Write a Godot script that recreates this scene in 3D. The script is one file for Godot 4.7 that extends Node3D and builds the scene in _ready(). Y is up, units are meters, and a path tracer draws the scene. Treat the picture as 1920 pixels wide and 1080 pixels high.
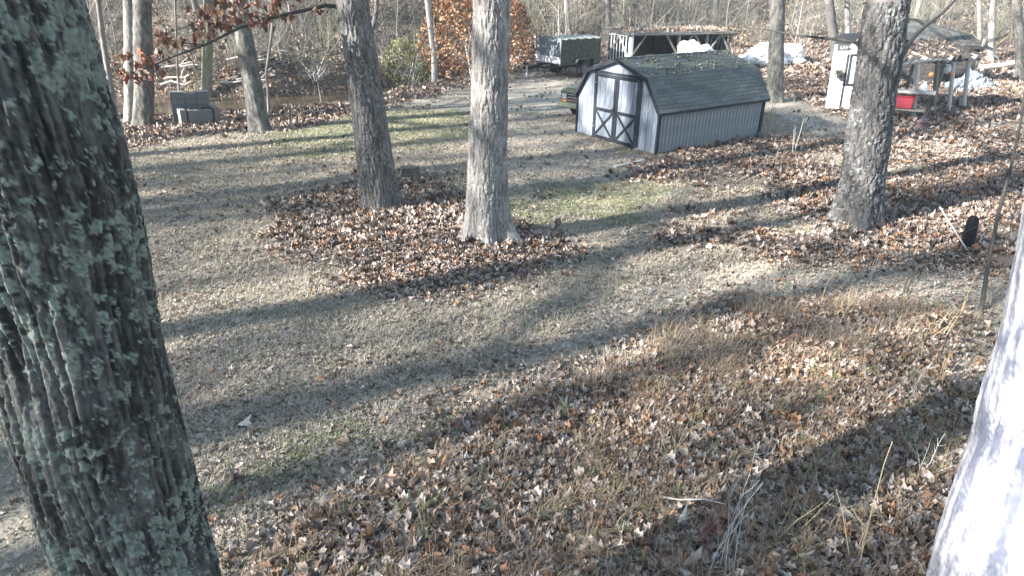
extends Node3D
# A wooded back yard in late autumn: lawn, leaf litter, oaks, a gambrel storage shed, a trailer, a pole barn and clutter by the wood.

var rng := RandomNumberGenerator.new()
var n_fur := FastNoiseLite.new()
var n_med := FastNoiseLite.new()
var n_lo := FastNoiseLite.new()
var names := {}
var M := {}
var tex := {}

# ---------------------------------------------------------------- mesh helper
class MB:
	var v := PackedVector3Array()
	var n := PackedVector3Array()
	var c := PackedColorArray()
	var i := PackedInt32Array()
	func vert(p: Vector3, nn: Vector3, col: Color) -> int:
		v.append(p); n.append(nn); c.append(col)
		return v.size() - 1
	func tri(a: Vector3, b: Vector3, d: Vector3, col := Color.WHITE) -> void:
		var nn := (d - a).cross(b - a).normalized()
		var k := v.size()
		v.append(a); v.append(b); v.append(d)
		n.append(nn); n.append(nn); n.append(nn)
		c.append(col); c.append(col); c.append(col)
		i.append(k); i.append(k + 1); i.append(k + 2)
	func quad(a: Vector3, b: Vector3, d: Vector3, e: Vector3, col := Color.WHITE) -> void:
		tri(a, b, d, col); tri(a, d, e, col)
	# a face whose front is turned away from the point "inside"
	func face_out(pts: Array, inside: Vector3, col := Color.WHITE) -> void:
		var nn: Vector3 = (pts[2] - pts[0]).cross(pts[1] - pts[0])
		var p := pts
		if nn.dot(pts[0] - inside) < 0.0:
			p = pts.duplicate(); p.reverse()
		for k in range(1, p.size() - 1):
			tri(p[0], p[k], p[k + 1], col)
	func box(xf: Transform3D, size: Vector3, col := Color.WHITE, bev := 0.0) -> void:
		var hs := size / 2.0
		var b: float = min(bev, min(hs.x, min(hs.y, hs.z)) * 0.6)
		var mid := xf.origin
		if b <= 0.0:
			var q := []
			for k in 8:
				q.append(xf * Vector3(hs.x * (1 if k & 1 else -1), hs.y * (1 if k & 2 else -1), hs.z * (1 if k & 4 else -1)))
			for f in [[0, 1, 3, 2], [4, 5, 7, 6], [0, 1, 5, 4], [2, 3, 7, 6], [0, 2, 6, 4], [1, 3, 7, 5]]:
				face_out([q[f[0]], q[f[1]], q[f[2]], q[f[3]]], mid, col)
			return
		var g := {}
		for k in 8:
			var s := Vector3(1 if k & 1 else -1, 1 if k & 2 else -1, 1 if k & 4 else -1)
			for ax in 3:
				var p := s * (hs - Vector3(b, b, b))
				p[ax] = s[ax] * hs[ax]
				g[k * 3 + ax] = xf * p
		for ax in 3:
			var o1 := 1 << ((ax + 1) % 3)
			var o2 := 1 << ((ax + 2) % 3)
			for s in [0, 1 << ax]:
				face_out([g[s * 3 + ax], g[(s + o1) * 3 + ax], g[(s + o1 + o2) * 3 + ax], g[(s + o2) * 3 + ax]], mid, col)
			for e1 in [0, o1]:
				for e2 in [0, o2]:
					var k0: int = e1 + e2
					var k1: int = k0 + (1 << ax)
					var u := (ax + 1) % 3
					var w := (ax + 2) % 3
					face_out([g[k0 * 3 + u], g[k1 * 3 + u], g[k1 * 3 + w], g[k0 * 3 + w]], mid, col)
		for k in 8:
			face_out([g[k * 3], g[k * 3 + 1], g[k * 3 + 2]], mid, col)
	func tube(pts: Array, radii: Array, sides := 6, col := Color.WHITE, cap := true) -> void:
		var up := Vector3(0.13, 0.21, 0.97)
		var base := v.size()
		for k in pts.size():
			var d: Vector3 = (pts[min(k + 1, pts.size() - 1)] - pts[max(k - 1, 0)]).normalized()
			var s := d.cross(up)
			if s.length() < 0.05:
				s = d.cross(Vector3.RIGHT)
			s = s.normalized()
			var t := s.cross(d).normalized()
			up = t
			for a in sides:
				var an := TAU * a / sides
				var nn := s * cos(an) + t * sin(an)
				v.append(pts[k] + nn * radii[k]); n.append(nn); c.append(col)
		for k in pts.size() - 1:
			for a in sides:
				var b := (a + 1) % sides
				var p := base + k * sides
				i.append(p + a); i.append(p + sides + b); i.append(p + sides + a)
				i.append(p + a); i.append(p + b); i.append(p + sides + b)
		if cap:
			for e in [0, pts.size() - 1]:
				var d: Vector3 = (pts[1] - pts[0]).normalized() * -1.0 if e == 0 else (pts[-1] - pts[-2]).normalized()
				var m := vert(pts[e], d, col)
				var r0 := v.size()
				for a in sides:
					vert(v[base + e * sides + a], d, col)
				for a in sides:
					var b := (a + 1) % sides
					if e == 0:
						i.append(m); i.append(r0 + b); i.append(r0 + a)
					else:
						i.append(m); i.append(r0 + a); i.append(r0 + b)
	func lathe(xf: Transform3D, prof: Array, sides := 16, col := Color.WHITE) -> void:
		var base := v.size()
		for k in prof.size():
			var d: Vector2 = prof[min(k + 1, prof.size() - 1)] - prof[max(k - 1, 0)]
			var nn2 := Vector2(d.y, -d.x).normalized()
			for a in sides:
				var an := TAU * a / sides
				v.append(xf * Vector3(cos(an) * prof[k].x, prof[k].y, sin(an) * prof[k].x))
				n.append((xf.basis * Vector3(cos(an) * nn2.x, nn2.y, sin(an) * nn2.x)).normalized())
				c.append(col)
		for k in prof.size() - 1:
			for a in sides:
				var b := (a + 1) % sides
				var p := base + k * sides
				i.append(p + a); i.append(p + b); i.append(p + sides + a)
				i.append(p + b); i.append(p + sides + b); i.append(p + sides + a)
	# an outline in x, y pushed out along z
	func prism(xf: Transform3D, poly: PackedVector2Array, depth: float, col := Color.WHITE) -> void:
		var idx := Geometry2D.triangulate_polygon(poly)
		var cw := Geometry2D.is_polygon_clockwise(poly)
		for k in range(0, idx.size(), 3):
			var a := poly[idx[k]]
			var b := poly[idx[k + 1]]
			var d := poly[idx[k + 2]]
			if (b - a).cross(d - a) < 0.0:
				var q := b
				b = d; d = q
			var ins := xf * Vector3(a.x, a.y, depth / 2.0)
			face_out([xf * Vector3(a.x, a.y, depth), xf * Vector3(d.x, d.y, depth), xf * Vector3(b.x, b.y, depth)], ins, col)
			face_out([xf * Vector3(a.x, a.y, 0), xf * Vector3(b.x, b.y, 0), xf * Vector3(d.x, d.y, 0)], ins, col)
		for k in poly.size():
			var a := poly[k]
			var b := poly[(k + 1) % poly.size()]
			var nn := Vector2((b - a).y, -(b - a).x) * (-1.0 if cw else 1.0)
			var m := (a + b) / 2.0 - nn.normalized() * 0.001
			face_out([xf * Vector3(a.x, a.y, 0), xf * Vector3(b.x, b.y, 0), xf * Vector3(b.x, b.y, depth), xf * Vector3(a.x, a.y, depth)], xf * Vector3(m.x, m.y, depth / 2.0), col)
	func smooth() -> void:
		var acc := PackedVector3Array()
		acc.resize(v.size())
		for k in range(0, i.size(), 3):
			var a := i[k]
			var b := i[k + 1]
			var d := i[k + 2]
			var nn := (v[d] - v[a]).cross(v[b] - v[a])
			acc[a] += nn; acc[b] += nn; acc[d] += nn
		for k in v.size():
			n[k] = acc[k].normalized() if acc[k].length_squared() > 0.0 else Vector3.UP
	func mesh(m: Material = null) -> ArrayMesh:
		var a := []
		a.resize(Mesh.ARRAY_MAX)
		a[Mesh.ARRAY_VERTEX] = v; a[Mesh.ARRAY_NORMAL] = n; a[Mesh.ARRAY_COLOR] = c; a[Mesh.ARRAY_INDEX] = i
		var r := ArrayMesh.new()
		r.add_surface_from_arrays(Mesh.PRIMITIVE_TRIANGLES, a)
		if m:
			r.surface_set_material(0, m)
		return r

# ---------------------------------------------------------------- scene helpers
func numbered(called: String) -> String:
	names[called] = names.get(called, -1) + 1
	return called if names[called] == 0 else "%s_%03d" % [called, names[called]]

func tag(o: Node3D, label: String, category: String, group := "", kind := "") -> Node3D:
	o.set_meta("label", label)
	if category: o.set_meta("category", category)
	if group: o.set_meta("group", group)
	if kind: o.set_meta("kind", kind)
	return o

func thing(called: String, label: String, category: String, at := Vector3.ZERO, turn := 0.0, group := "") -> Node3D:
	var o := Node3D.new()
	o.name = numbered(called)
	add_child(o, true)
	o.position = at
	o.rotation.y = turn
	tag(o, label, category, group)
	return o

func solo(called: String, mesh: Mesh, at: Vector3, label: String, category: String, group := "") -> MeshInstance3D:
	var o := MeshInstance3D.new()
	o.name = numbered(called)
	o.mesh = mesh
	add_child(o, true)
	o.position = at
	tag(o, label, category, group)
	return o

var part_names := {}
func part(parent: Node, called: String, mesh: Mesh, xf := Transform3D.IDENTITY) -> MeshInstance3D:
	var o := MeshInstance3D.new()
	var key := str(parent.get_instance_id()) + called
	part_names[key] = part_names.get(key, -1) + 1
	o.name = called if part_names[key] == 0 else "%s_%03d" % [called, part_names[key]]
	o.mesh = mesh
	parent.add_child(o, true)
	o.transform = xf
	return o

func boxp(parent: Node, called: String, at: Vector3, size: Vector3, mat: Material, bev := 0.006, rot := Vector3.ZERO) -> MeshInstance3D:
	var b := MB.new()
	b.box(Transform3D.IDENTITY, size, Color.WHITE, bev)
	return part(parent, called, b.mesh(mat), Transform3D(Basis.from_euler(rot), at))

func barp(parent: Node, called: String, a: Vector3, z: Vector3, w: float, mat: Material, depth := 0.0) -> MeshInstance3D:
	var d := z - a
	var y := d.normalized()
	var x := y.cross(Vector3(0, 0, 1))
	if x.length() < 0.1:
		x = y.cross(Vector3(0, 1, 0))
	x = x.normalized()
	var b := MB.new()
	b.box(Transform3D.IDENTITY, Vector3(w, d.length(), depth if depth > 0.0 else w), Color.WHITE, w * 0.1)
	return part(parent, called, b.mesh(mat), Transform3D(Basis(x, y, x.cross(y)), (a + z) / 2.0))

func tubep(parent: Node, called: String, pts: Array, r0: float, r1: float, mat: Material, sides := 7) -> MeshInstance3D:
	var b := MB.new()
	var rr := []
	for k in pts.size():
		rr.append(lerpf(r0, r1, float(k) / max(1, pts.size() - 1)))
	b.tube(pts, rr, sides)
	return part(parent, called, b.mesh(mat))

func lin(r: float, g: float, b: float) -> Color:
	return Color(r, g, b).linear_to_srgb()

func noise_tex(key: String, freq: float, lo: float, hi: float, seed_: int, as_normal := false, type := FastNoiseLite.TYPE_SIMPLEX_SMOOTH, octaves := 5) -> NoiseTexture2D:
	if tex.has(key): return tex[key]
	var t := NoiseTexture2D.new()
	var fn := FastNoiseLite.new()
	fn.noise_type = type
	fn.frequency = freq
	fn.seed = seed_
	fn.fractal_octaves = octaves
	t.noise = fn
	t.width = 512; t.height = 512
	t.seamless = true
	if as_normal:
		t.as_normal_map = true
		t.bump_strength = 6.0
	else:
		var g := Gradient.new()
		g.offsets = PackedFloat32Array([0.15, 0.85])
		g.colors = PackedColorArray([lin(lo, lo, lo), lin(hi, hi, hi)])
		t.color_ramp = g
	tex[key] = t
	return t

# an albedo in real-world (linear) values with mottling and fine relief
func mat(key: String, r: float, g: float, b: float, rough := 0.85, mottle := 0.45, scale := Vector3(1.5, 1.5, 1.5), relief := 0.4, metal := 0.0) -> StandardMaterial3D:
	if M.has(key): return M[key]
	var m := StandardMaterial3D.new()
	m.resource_name = key
	var hi := 1.0
	m.albedo_color = lin(r * (1.0 + mottle * 0.4), g * (1.0 + mottle * 0.4), b * (1.0 + mottle * 0.4))
	m.roughness = rough
	m.metallic = metal
	m.vertex_color_use_as_albedo = true
	m.uv1_triplanar = true
	m.uv1_scale = scale
	if mottle > 0.0:
		m.albedo_texture = noise_tex("mottle%.2f" % mottle, 0.012, hi - mottle, hi, 7)
	if relief > 0.0:
		m.normal_enabled = true
		m.normal_texture = noise_tex("relief", 0.03, 0, 1, 11, true)
		m.normal_scale = relief
	M[key] = m
	return m

# ---------------------------------------------------------------- the lie of the land
func sst(a: float, b: float, x: float) -> float:
	return smoothstep(a, b, x)

const EDGE_X := [-40.0, -11.0, -5.8, -2.0, 1.0, 30.0]
const EDGE_D := [17.0, 17.6, 21.0, 29.9, 34.0, 35.0]
func wood_edge(x: float) -> float:
	if x <= EDGE_X[0]: return EDGE_D[0]
	for k in EDGE_X.size() - 1:
		if x < EDGE_X[k + 1]:
			return lerpf(EDGE_D[k], EDGE_D[k + 1], (x - EDGE_X[k]) / (EDGE_X[k + 1] - EDGE_X[k]))
	return EDGE_D[-1]

func land(x: float, z: float) -> float:
	var s := -z - wood_edge(x)
	var w := 1.0 - sst(-3.0, 1.0, x)
	var y := -0.95 * w * sst(2.6, 4.6, s) * (1.0 - sst(9.5, 12.0, s))
	y += 0.7 * w * sst(9.8, 12.5, s)
	var st := 1.0 + 11.0 * w
	y += 0.26 * maxf(0.0, s - st) * (0.6 + 0.4 * sst(0.0, 15.0, s - st))
	var far_ := sst(0.0, 12.0, s)
	y += n_lo.get_noise_2d(x * 9.0, z * 9.0) * (0.05 + 0.7 * far_)
	y += n_med.get_noise_2d(x * 1.7, z * 1.7) * 0.02
	# the leaf pile heaped round the two oaks
	var a := Vector2((x + 1.6) / 2.3, (z + 9.6) / 1.9).length()
	y += 0.13 * (1.0 - sst(0.3, 1.1, a))
	# the old bed in front
	y += 0.06 * leaf_bed(x, z)
	return y

var pile := PackedVector2Array([Vector2(-4.19, -10.99), Vector2(-3.96, -12.14), Vector2(-3.13, -12.92), Vector2(-1.86, -12.92), Vector2(-0.93, -11.30), Vector2(0.00, -10.25), Vector2(0.96, -9.74), Vector2(0.92, -8.83), Vector2(-0.08, -8.41), Vector2(-0.84, -7.87), Vector2(-1.77, -7.51), Vector2(-2.30, -7.60), Vector2(-2.53, -8.22), Vector2(-3.49, -9.25)])
var bed := PackedVector2Array([Vector2(-1.88, -2.75), Vector2(-1.79, -3.07), Vector2(-1.66, -3.43), Vector2(-1.33, -3.79), Vector2(-0.89, -4.13), Vector2(-0.35, -4.57), Vector2(0.27, -5.06), Vector2(0.99, -5.58), Vector2(1.83, -6.31), Vector2(2.45, -7.06), Vector2(3.39, -7.51), Vector2(4.31, -7.29), Vector2(5.19, -7.06), Vector2(5.74, -6.84), Vector2(4.83, -5.64), Vector2(4.50, -4.73), Vector2(2.68, -2.75)])
var right_floor := PackedVector2Array([Vector2(-0.18, -21.08), Vector2(1.30, -18.87), Vector2(2.53, -17.07), Vector2(3.51, -14.99), Vector2(7.21, -17.27), Vector2(10.21, -17.27), Vector2(12.29, -19.29), Vector2(16.93, -20.61), Vector2(23.64, -20.61), Vector2(10.52, -8.13), Vector2(7.38, -8.13), Vector2(5.96, -8.41), Vector2(4.58, -8.94), Vector2(2.88, -8.94), Vector2(1.98, -9.61), Vector2(3.50, -11.63), Vector2(4.48, -13.55), Vector2(2.66, -13.55)])
var weed_strip := PackedVector2Array([Vector2(0.57, -5.44), Vector2(1.91, -6.51), Vector2(2.59, -7.06), Vector2(4.29, -7.25), Vector2(5.35, -6.87), Vector2(5.13, -6.31), Vector2(4.53, -5.73), Vector2(3.58, -5.73), Vector2(2.74, -5.73), Vector2(1.62, -5.24), Vector2(0.62, -4.73)])
var footpath := PackedVector2Array([Vector2(1.88, -8.13), Vector2(3.84, -8.76), Vector2(4.63, -8.67), Vector2(6.05, -8.56), Vector2(7.70, -8.04), Vector2(6.82, -6.91), Vector2(5.92, -7.11), Vector2(4.97, -7.31), Vector2(3.89, -7.31), Vector2(2.58, -6.78), Vector2(1.48, -5.98), Vector2(0.71, -5.64), Vector2(-0.32, -4.97), Vector2(-0.91, -4.57), Vector2(-1.03, -4.73), Vector2(-0.34, -5.44), Vector2(0.80, -6.58)])
var bare_a := PackedVector2Array([Vector2(5.36, -6.31), Vector2(6.52, -6.98), Vector2(6.84, -6.84), Vector2(5.33, -5.06), Vector2(4.90, -5.15), Vector2(4.74, -5.33)])
var bare_b := PackedVector2Array([Vector2(4.06, -4.48), Vector2(4.48, -4.48), Vector2(3.76, -3.64), Vector2(3.29, -3.37), Vector2(3.41, -3.70)])
var yard := PackedVector2Array([Vector2(-0.79, -31.83), Vector2(2.49, -29.85), Vector2(2.16, -17.76), Vector2(3.57, -14.99), Vector2(2.66, -13.55), Vector2(1.34, -12.32), Vector2(0.00, -11.97), Vector2(-0.36, -13.55)])
var right_yard := PackedVector2Array([Vector2(9.68, -23.81), Vector2(11.55, -22.65), Vector2(10.96, -19.29), Vector2(8.17, -17.40), Vector2(7.65, -18.87)])
var green_a := PackedVector2Array([Vector2(-7.21, -18.11), Vector2(-5.53, -20.14), Vector2(-3.01, -22.10), Vector2(-1.08, -21.08), Vector2(-0.91, -17.40), Vector2(-2.73, -15.53), Vector2(-5.29, -14.99)])
var green_b := PackedVector2Array([Vector2(0.00, -12.92), Vector2(4.11, -13.55), Vector2(2.42, -10.99), Vector2(0.55, -9.87), Vector2(-0.10, -10.41)])
var green_c := PackedVector2Array([Vector2(-2.68, -4.01), Vector2(-1.95, -4.35), Vector2(-0.93, -4.73), Vector2(-0.54, -5.06), Vector2(-0.31, -4.80), Vector2(-1.50, -4.13), Vector2(-2.07, -3.64), Vector2(-2.38, -3.54)])

func in_soft(poly: PackedVector2Array, x: float, z: float, wob: float) -> bool:
	var p := Vector2(x + n_med.get_noise_2d(x * 2.3, z * 2.3) * wob, z + n_med.get_noise_2d(x * 2.3 + 90.0, z * 2.3) * wob)
	return Geometry2D.is_point_in_polygon(p, poly)

func leaf_bed(x: float, z: float) -> float:
	return 1.0 if z > -9.0 and in_soft(bed, x, z, 0.4) else 0.0

# how thickly the leaves lie, 0 to 1
func leafy(x: float, z: float) -> float:
	var s := -z - wood_edge(x)
	if s > -1.2 + n_med.get_noise_2d(x * 1.3, z * 1.3) * 2.0:
		return 0.9
	if in_soft(pile, x, z, 0.8): return 1.0
	if in_soft(footpath, x, z, 0.4): return 0.12
	if in_soft(bare_a, x, z, 0.25) or in_soft(bare_b, x, z, 0.2): return 0.1
	if leaf_bed(x, z) > 0.5: return 0.95
	if in_soft(yard, x, z, 0.8): return 0.16
	if in_soft(right_yard, x, z, 0.8): return 0.15
	if in_soft(right_floor, x, z, 0.9): return clampf(0.72 + n_med.get_noise_2d(x * 1.1, z * 1.1) * 0.7, 0.25, 1.0)
	if x > 11.0 and z < -12.0: return 0.8
	return clampf(0.2 + n_med.get_noise_2d(x * 0.9, z * 0.9) * 0.3, 0.06, 0.5)

func in_view(x: float, z: float, slack := 1.5) -> bool:
	return z < -2.4 and absf(x) < -z * 0.84 * 1.12 + slack

func on(p: Vector2) -> Vector3:
	return Vector3(p.x, land(p.x, p.y), p.y)

# ---------------------------------------------------------------- trees
# a barked trunk through world points; returns its mesh in coordinates from pts[0]
func trunk_mesh(pts: Array, r0: float, r1: float, segs: int, rings: int, o: Dictionary) -> ArrayMesh:
	var b := MB.new()
	var base: Vector3 = pts[0]
	var cur := Curve3D.new()
	for k in pts.size():
		var t := Vector3.ZERO
		if k > 0 and k < pts.size() - 1:
			t = (pts[k + 1] - pts[k - 1]) / 6.0
		cur.add_point(pts[k] - base, -t, t)
	var len_ := cur.get_baked_length()
	var q: float = o.get("furrow", 12.0)
	var amp: float = o.get("amp", 0.012)
	var flare: float = o.get("flare", 0.6)
	var col: Color = o.get("col", Color(0.2, 0.19, 0.18))
	var col2: Color = o.get("col2", col * 0.8)
	var lich: float = o.get("lichen", 9.0)
	var lcol: Color = o.get("lichen_col", Color(0.24, 0.29, 0.25))
	var lq: float = o.get("lichen_q", 13.0)
	var stretch: float = o.get("stretch", 0.2)
	var off: float = o.get("seed", 0) * 17.3
	var lo: float = o.get("start", -0.12)
	b.v.resize(segs * rings); b.n.resize(segs * rings); b.c.resize(segs * rings)
	for j in rings:
		var s := lerpf(lo, len_, float(j) / (rings - 1))
		var ctr := cur.sample_baked(clampf(s, 0.0, len_)) + Vector3(0, minf(s, 0.0), 0)
		var d := (cur.sample_baked(clampf(s + 0.1, 0.0, len_)) - cur.sample_baked(clampf(s - 0.1, 0.0, len_))).normalized()
		var sx := d.cross(Vector3(0, 0, 1)).normalized()
		var sz := sx.cross(d).normalized()
		var t := clampf(s / len_, 0.0, 1.0)
		var r := lerpf(r0, r1, t)
		var fl := flare * (0.65 * exp(-maxf(s, 0.0) / 0.2) + 0.35 * exp(-maxf(s, 0.0) / 0.8))
		for k in segs:
			var an := TAU * k / segs
			var cx := cos(an)
			var cz := sin(an)
			var rr := r * (1.0 + fl * (0.55 + 0.45 * sin(an * 5.0 + off) + 0.3 * sin(an * 3.0 + off * 2.0)))
			var px := cx * r
			var pz := cz * r
			var wob := n_fur.get_noise_3d(px * 3.0 + off, s * 1.5, pz * 3.0) * 0.3
			var fn := absf(n_fur.get_noise_3d((px + wob * 0.06) * q + off, s * q * stretch, (pz + wob * 0.05) * q))
			var crack := smoothstep(0.0, 0.12, absf(n_fur.get_noise_3d(px * q * 0.7 + 50.0, s * q * 0.42 + off, pz * q * 0.7)))
			var f3 := n_fur.get_noise_3d(px * 70.0, s * 38.0 + off, pz * 70.0)
			var f2 := n_fur.get_noise_3d(px * q * 3.1, s * q * 0.9 + off, pz * q * 3.1)
			var depth := smoothstep(0.0, 0.34, fn)
			rr += amp * (depth * (0.55 + 0.45 * crack) - 0.6 + f2 * float(o.get("lumps", 0.35)) + f3 * 0.26) + r * 0.07 * n_fur.get_noise_3d(px * 1.6, s * 1.1 + off, pz * 1.6)
			var streak := n_fur.get_noise_3d(px * q * 1.7 + 11.0, s * q * stretch * 1.3, pz * q * 1.7 + off)
			var cc := col.lerp(col2, clampf(0.5 + 0.6 * n_fur.get_noise_3d(px * 5.0, s * 2.5, pz * 5.0 + off) + f2 * 0.7 + streak * 1.0 + f3 * 0.5, 0.0, 1.0))
			if lich < 8.0:
				var big := n_fur.get_noise_3d(px * 2.2 + 40.0, s * 1.8, pz * 2.2 + off)
				var sm := n_fur.get_noise_3d(px * lq + 7.0, s * lq * 0.85 + off, pz * lq)
				var fr := n_fur.get_noise_3d(px * 60.0, s * 55.0, pz * 60.0 + off)
				var lv := sm * 0.9 + big * 0.55 + fr * 0.5 - lich
				if lv > 0.0:
					var u := clampf(lv * 14.0, 0.0, 1.0)
					cc = cc.lerp(lcol * (0.85 + fr * 0.5), u * 0.9)
					rr += 0.0022 * u * (1.0 + fr)
			var at := j * segs + k
			b.v[at] = ctr + (sx * cx + sz * cz) * rr
			b.c[at] = cc
	for j in rings - 1:
		for k in segs:
			var k2 := (k + 1) % segs
			var p := j * segs
			b.i.append(p + k); b.i.append(p + segs + k); b.i.append(p + segs + k2)
			b.i.append(p + k); b.i.append(p + segs + k2); b.i.append(p + k2)
	b.smooth()
	# the winding must face outwards
	var mid := (rings / 2) * segs
	if b.n[mid].dot(b.v[mid] - b.v[mid + segs / 2]) < 0.0:
		for k in range(0, b.i.size(), 3):
			var x := b.i[k + 1]
			b.i[k + 1] = b.i[k + 2]; b.i[k + 2] = x
		b.smooth()
	return b.mesh(M.bark)

func grow(b: MB, p: Vector3, d: Vector3, len_: float, r: float, level: int, g: RandomNumberGenerator, col: Color, o: Dictionary) -> void:
	var steps: int = [7, 5, 4, 3][level]
	var pts := [p]
	var rad := [r]
	var dir := d
	var dirs := [d]
	for k in steps:
		dir = (dir + Vector3(g.randf_range(-1, 1), g.randf_range(-0.6, 1.0) * 0.8, g.randf_range(-1, 1)) * [0.10, 0.22, 0.28, 0.3][level]).normalized()
		pts.append(pts[-1] + dir * len_ / steps)
		rad.append(lerpf(r, r * (0.25 if level < 3 else 0.4), float(k + 1) / steps))
		dirs.append(dir)
	b.tube(pts, rad, [9, 6, 4, 3][level], col, false)
	if level == 3 and o.has("tips"): o.tips.append(pts[-1])
	if level >= int(o.depth): return
	var count: int = o.kids[level]
	for k in count:
		var t: float = lerpf([0.1, 0.2, 0.2][level], 0.98, (k + g.randf()) / count)
		var at := int(t * steps)
		var f := t * steps - at
		var q: Vector3 = pts[at].lerp(pts[at + 1], f)
		var dd: Vector3 = dirs[at]
		var side := dd.cross(Vector3(g.randf_range(-1, 1), g.randf_range(-1, 1), g.randf_range(-1, 1))).normalized()
		var nd := (dd * g.randf_range(0.35, 0.9) + side).normalized()
		grow(b, q, nd, len_ * g.randf_range(0.32, 0.52) * (1.15 - 0.5 * t), lerpf(r, r * 0.25, t) * g.randf_range(0.35, 0.55), level + 1, g, col, o)

var crowns := []
var crown_leaves := []
func make_crowns() -> void:
	for k in 4:
		var g := RandomNumberGenerator.new()
		g.seed = 100 + k
		var b := MB.new()
		var tips := []
		grow(b, Vector3.ZERO, Vector3.UP, 13.0, 0.25, 0, g, Color(0.19, 0.18, 0.17), {"depth": 3, "kids": [17, 8, 6], "tips": tips})
		crowns.append(b.mesh(M.bark))
		var mm := MultiMesh.new()
		mm.transform_format = MultiMesh.TRANSFORM_3D
		mm.use_colors = true
		mm.mesh = leaf_mesh(55, 3, 0.8, M.leaf)
		mm.instance_count = tips.size() * 2
		for q in tips.size() * 2:
			var p: Vector3 = tips[q / 2] + Vector3(g.randf_range(-1, 1), g.randf_range(-1, 1), g.randf_range(-1, 1)) * 0.25
			mm.set_instance_transform(q, Transform3D(Basis.from_euler(Vector3(g.randf() * 3.0, g.randf() * TAU, g.randf() * 2.0)).scaled(Vector3.ONE * g.randf_range(0.15, 0.26)), p))
			mm.set_instance_color(q, Color(0.25, 0.13, 0.07))
		crown_leaves.append(mm)

func crown_on(t: Node3D, at: Vector3, dir: Vector3, r: float, spin: float, which: int, leaves := false) -> void:
	var y := dir.normalized()
	var x := y.cross(Vector3(0, 0, 1)).normalized()
	var bas := Basis(x, y, x.cross(y)) * Basis(Vector3.UP, spin)
	var s := clampf(r / 0.25, 0.3, 1.15)
	var cr := part(t, "crown", crowns[which % 4], Transform3D(bas.scaled(Vector3.ONE * s), at - y * 0.15 * s))
	if leaves:
		var o := MultiMeshInstance3D.new()
		o.name = "shade_leaves"  # leaf clusters added to out-of-view crowns for denser shade on the yard
		o.multimesh = crown_leaves[which % 4]
		o.set_meta("kind", "stuff")
		cr.add_child(o, true)

func tree(label: String, pts: Array, r0: float, r1: float, segs: int, rings: int, o: Dictionary, which: int, group := "") -> Node3D:
	var base: Vector3 = pts[0]
	base.y = land(base.x, base.z) - 0.02
	pts[0] = base
	var t := thing(o.get("name", "oak_tree"), label, "tree", base, 0.0, group)
	part(t, "trunk", trunk_mesh(pts, r0, r1, segs, rings, o))
	crown_on(t, pts[-1] - base, pts[-1] - pts[-2], r1 * 1.02, which * 1.9, which)
	return t

# a leaf with lobes; xz is its plane, its tip towards +z, length about 1
func leaf_mesh(seed_: int, lobes: int, curl: float, m: Material) -> ArrayMesh:
	var g := RandomNumberGenerator.new()
	g.seed = seed_
	var b := MB.new()
	var rows := lobes * 2 + 1
	var cu := curl * g.randf_range(0.7, 1.3)
	var cv := curl * g.randf_range(-0.9, 0.9)
	var tw := g.randf_range(-0.8, 0.8) * curl
	for k in rows + 1:
		var t := float(k) / rows
		var w := 0.34 * sin(PI * pow(t, 0.8)) * (1.0 if k % 2 == 1 else g.randf_range(0.55, 0.85)) + (0.012 if k in [0, rows] else 0.0)
		for sd in [-1.0, 0.0, 1.0]:
			var ww: float = w * sd * g.randf_range(0.8, 1.15)
			var z := t - 0.5 + (0.06 if sd != 0.0 and k % 2 == 1 else 0.0)
			var y := cu * ww * ww * 4.0 + cv * (t - 0.5) * (t - 0.5) * 2.0 + tw * ww * (t - 0.5) * 2.0 + g.randf_range(-0.02, 0.02)
			b.vert(Vector3(ww, y, z), Vector3.UP, Color.WHITE)
	for k in rows:
		for sd in 2:
			var p := k * 3 + sd
			b.i.append_array([p, p + 4, p + 3, p, p + 1, p + 4])
	# stalk
	var q := b.v.size()
	b.vert(Vector3(-0.012, 0, -0.5), Vector3.UP, Color.WHITE); b.vert(Vector3(0.012, 0, -0.5), Vector3.UP, Color.WHITE); b.vert(Vector3(0.02, 0.02, -0.72), Vector3.UP, Color.WHITE)
	b.i.append_array([q, q + 1, q + 2])
	b.smooth()
	return b.mesh(m)

func multi(parent: Node, called: String, mesh: Mesh, xfs: Array, cols: Array) -> MultiMeshInstance3D:
	var mm := MultiMesh.new()
	mm.transform_format = MultiMesh.TRANSFORM_3D
	mm.use_colors = true
	mm.mesh = mesh
	mm.instance_count = xfs.size()
	for k in xfs.size():
		mm.set_instance_transform(k, xfs[k])
		mm.set_instance_color(k, cols[k])
	var o := MultiMeshInstance3D.new()
	o.name = called
	o.multimesh = mm
	o.set_meta("kind", "stuff")
	parent.add_child(o, true)
	return o

const LEAF_COLS := [Color(0.14, 0.096, 0.064), Color(0.195, 0.142, 0.098), Color(0.255, 0.195, 0.138), Color(0.345, 0.28, 0.212), Color(0.47, 0.415, 0.345), Color(0.215, 0.183, 0.155), Color(0.10, 0.075, 0.058), Color(0.28, 0.155, 0.08), Color(0.27, 0.235, 0.20), Color(0.16, 0.132, 0.108), Color(0.39, 0.345, 0.295)]
func leaf_color() -> Color:
	var c: Color = LEAF_COLS[rng.randi() % LEAF_COLS.size()]
	return c * Color(1.06, 1.05, 1.09) * rng.randf_range(0.68, 1.3)

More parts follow.
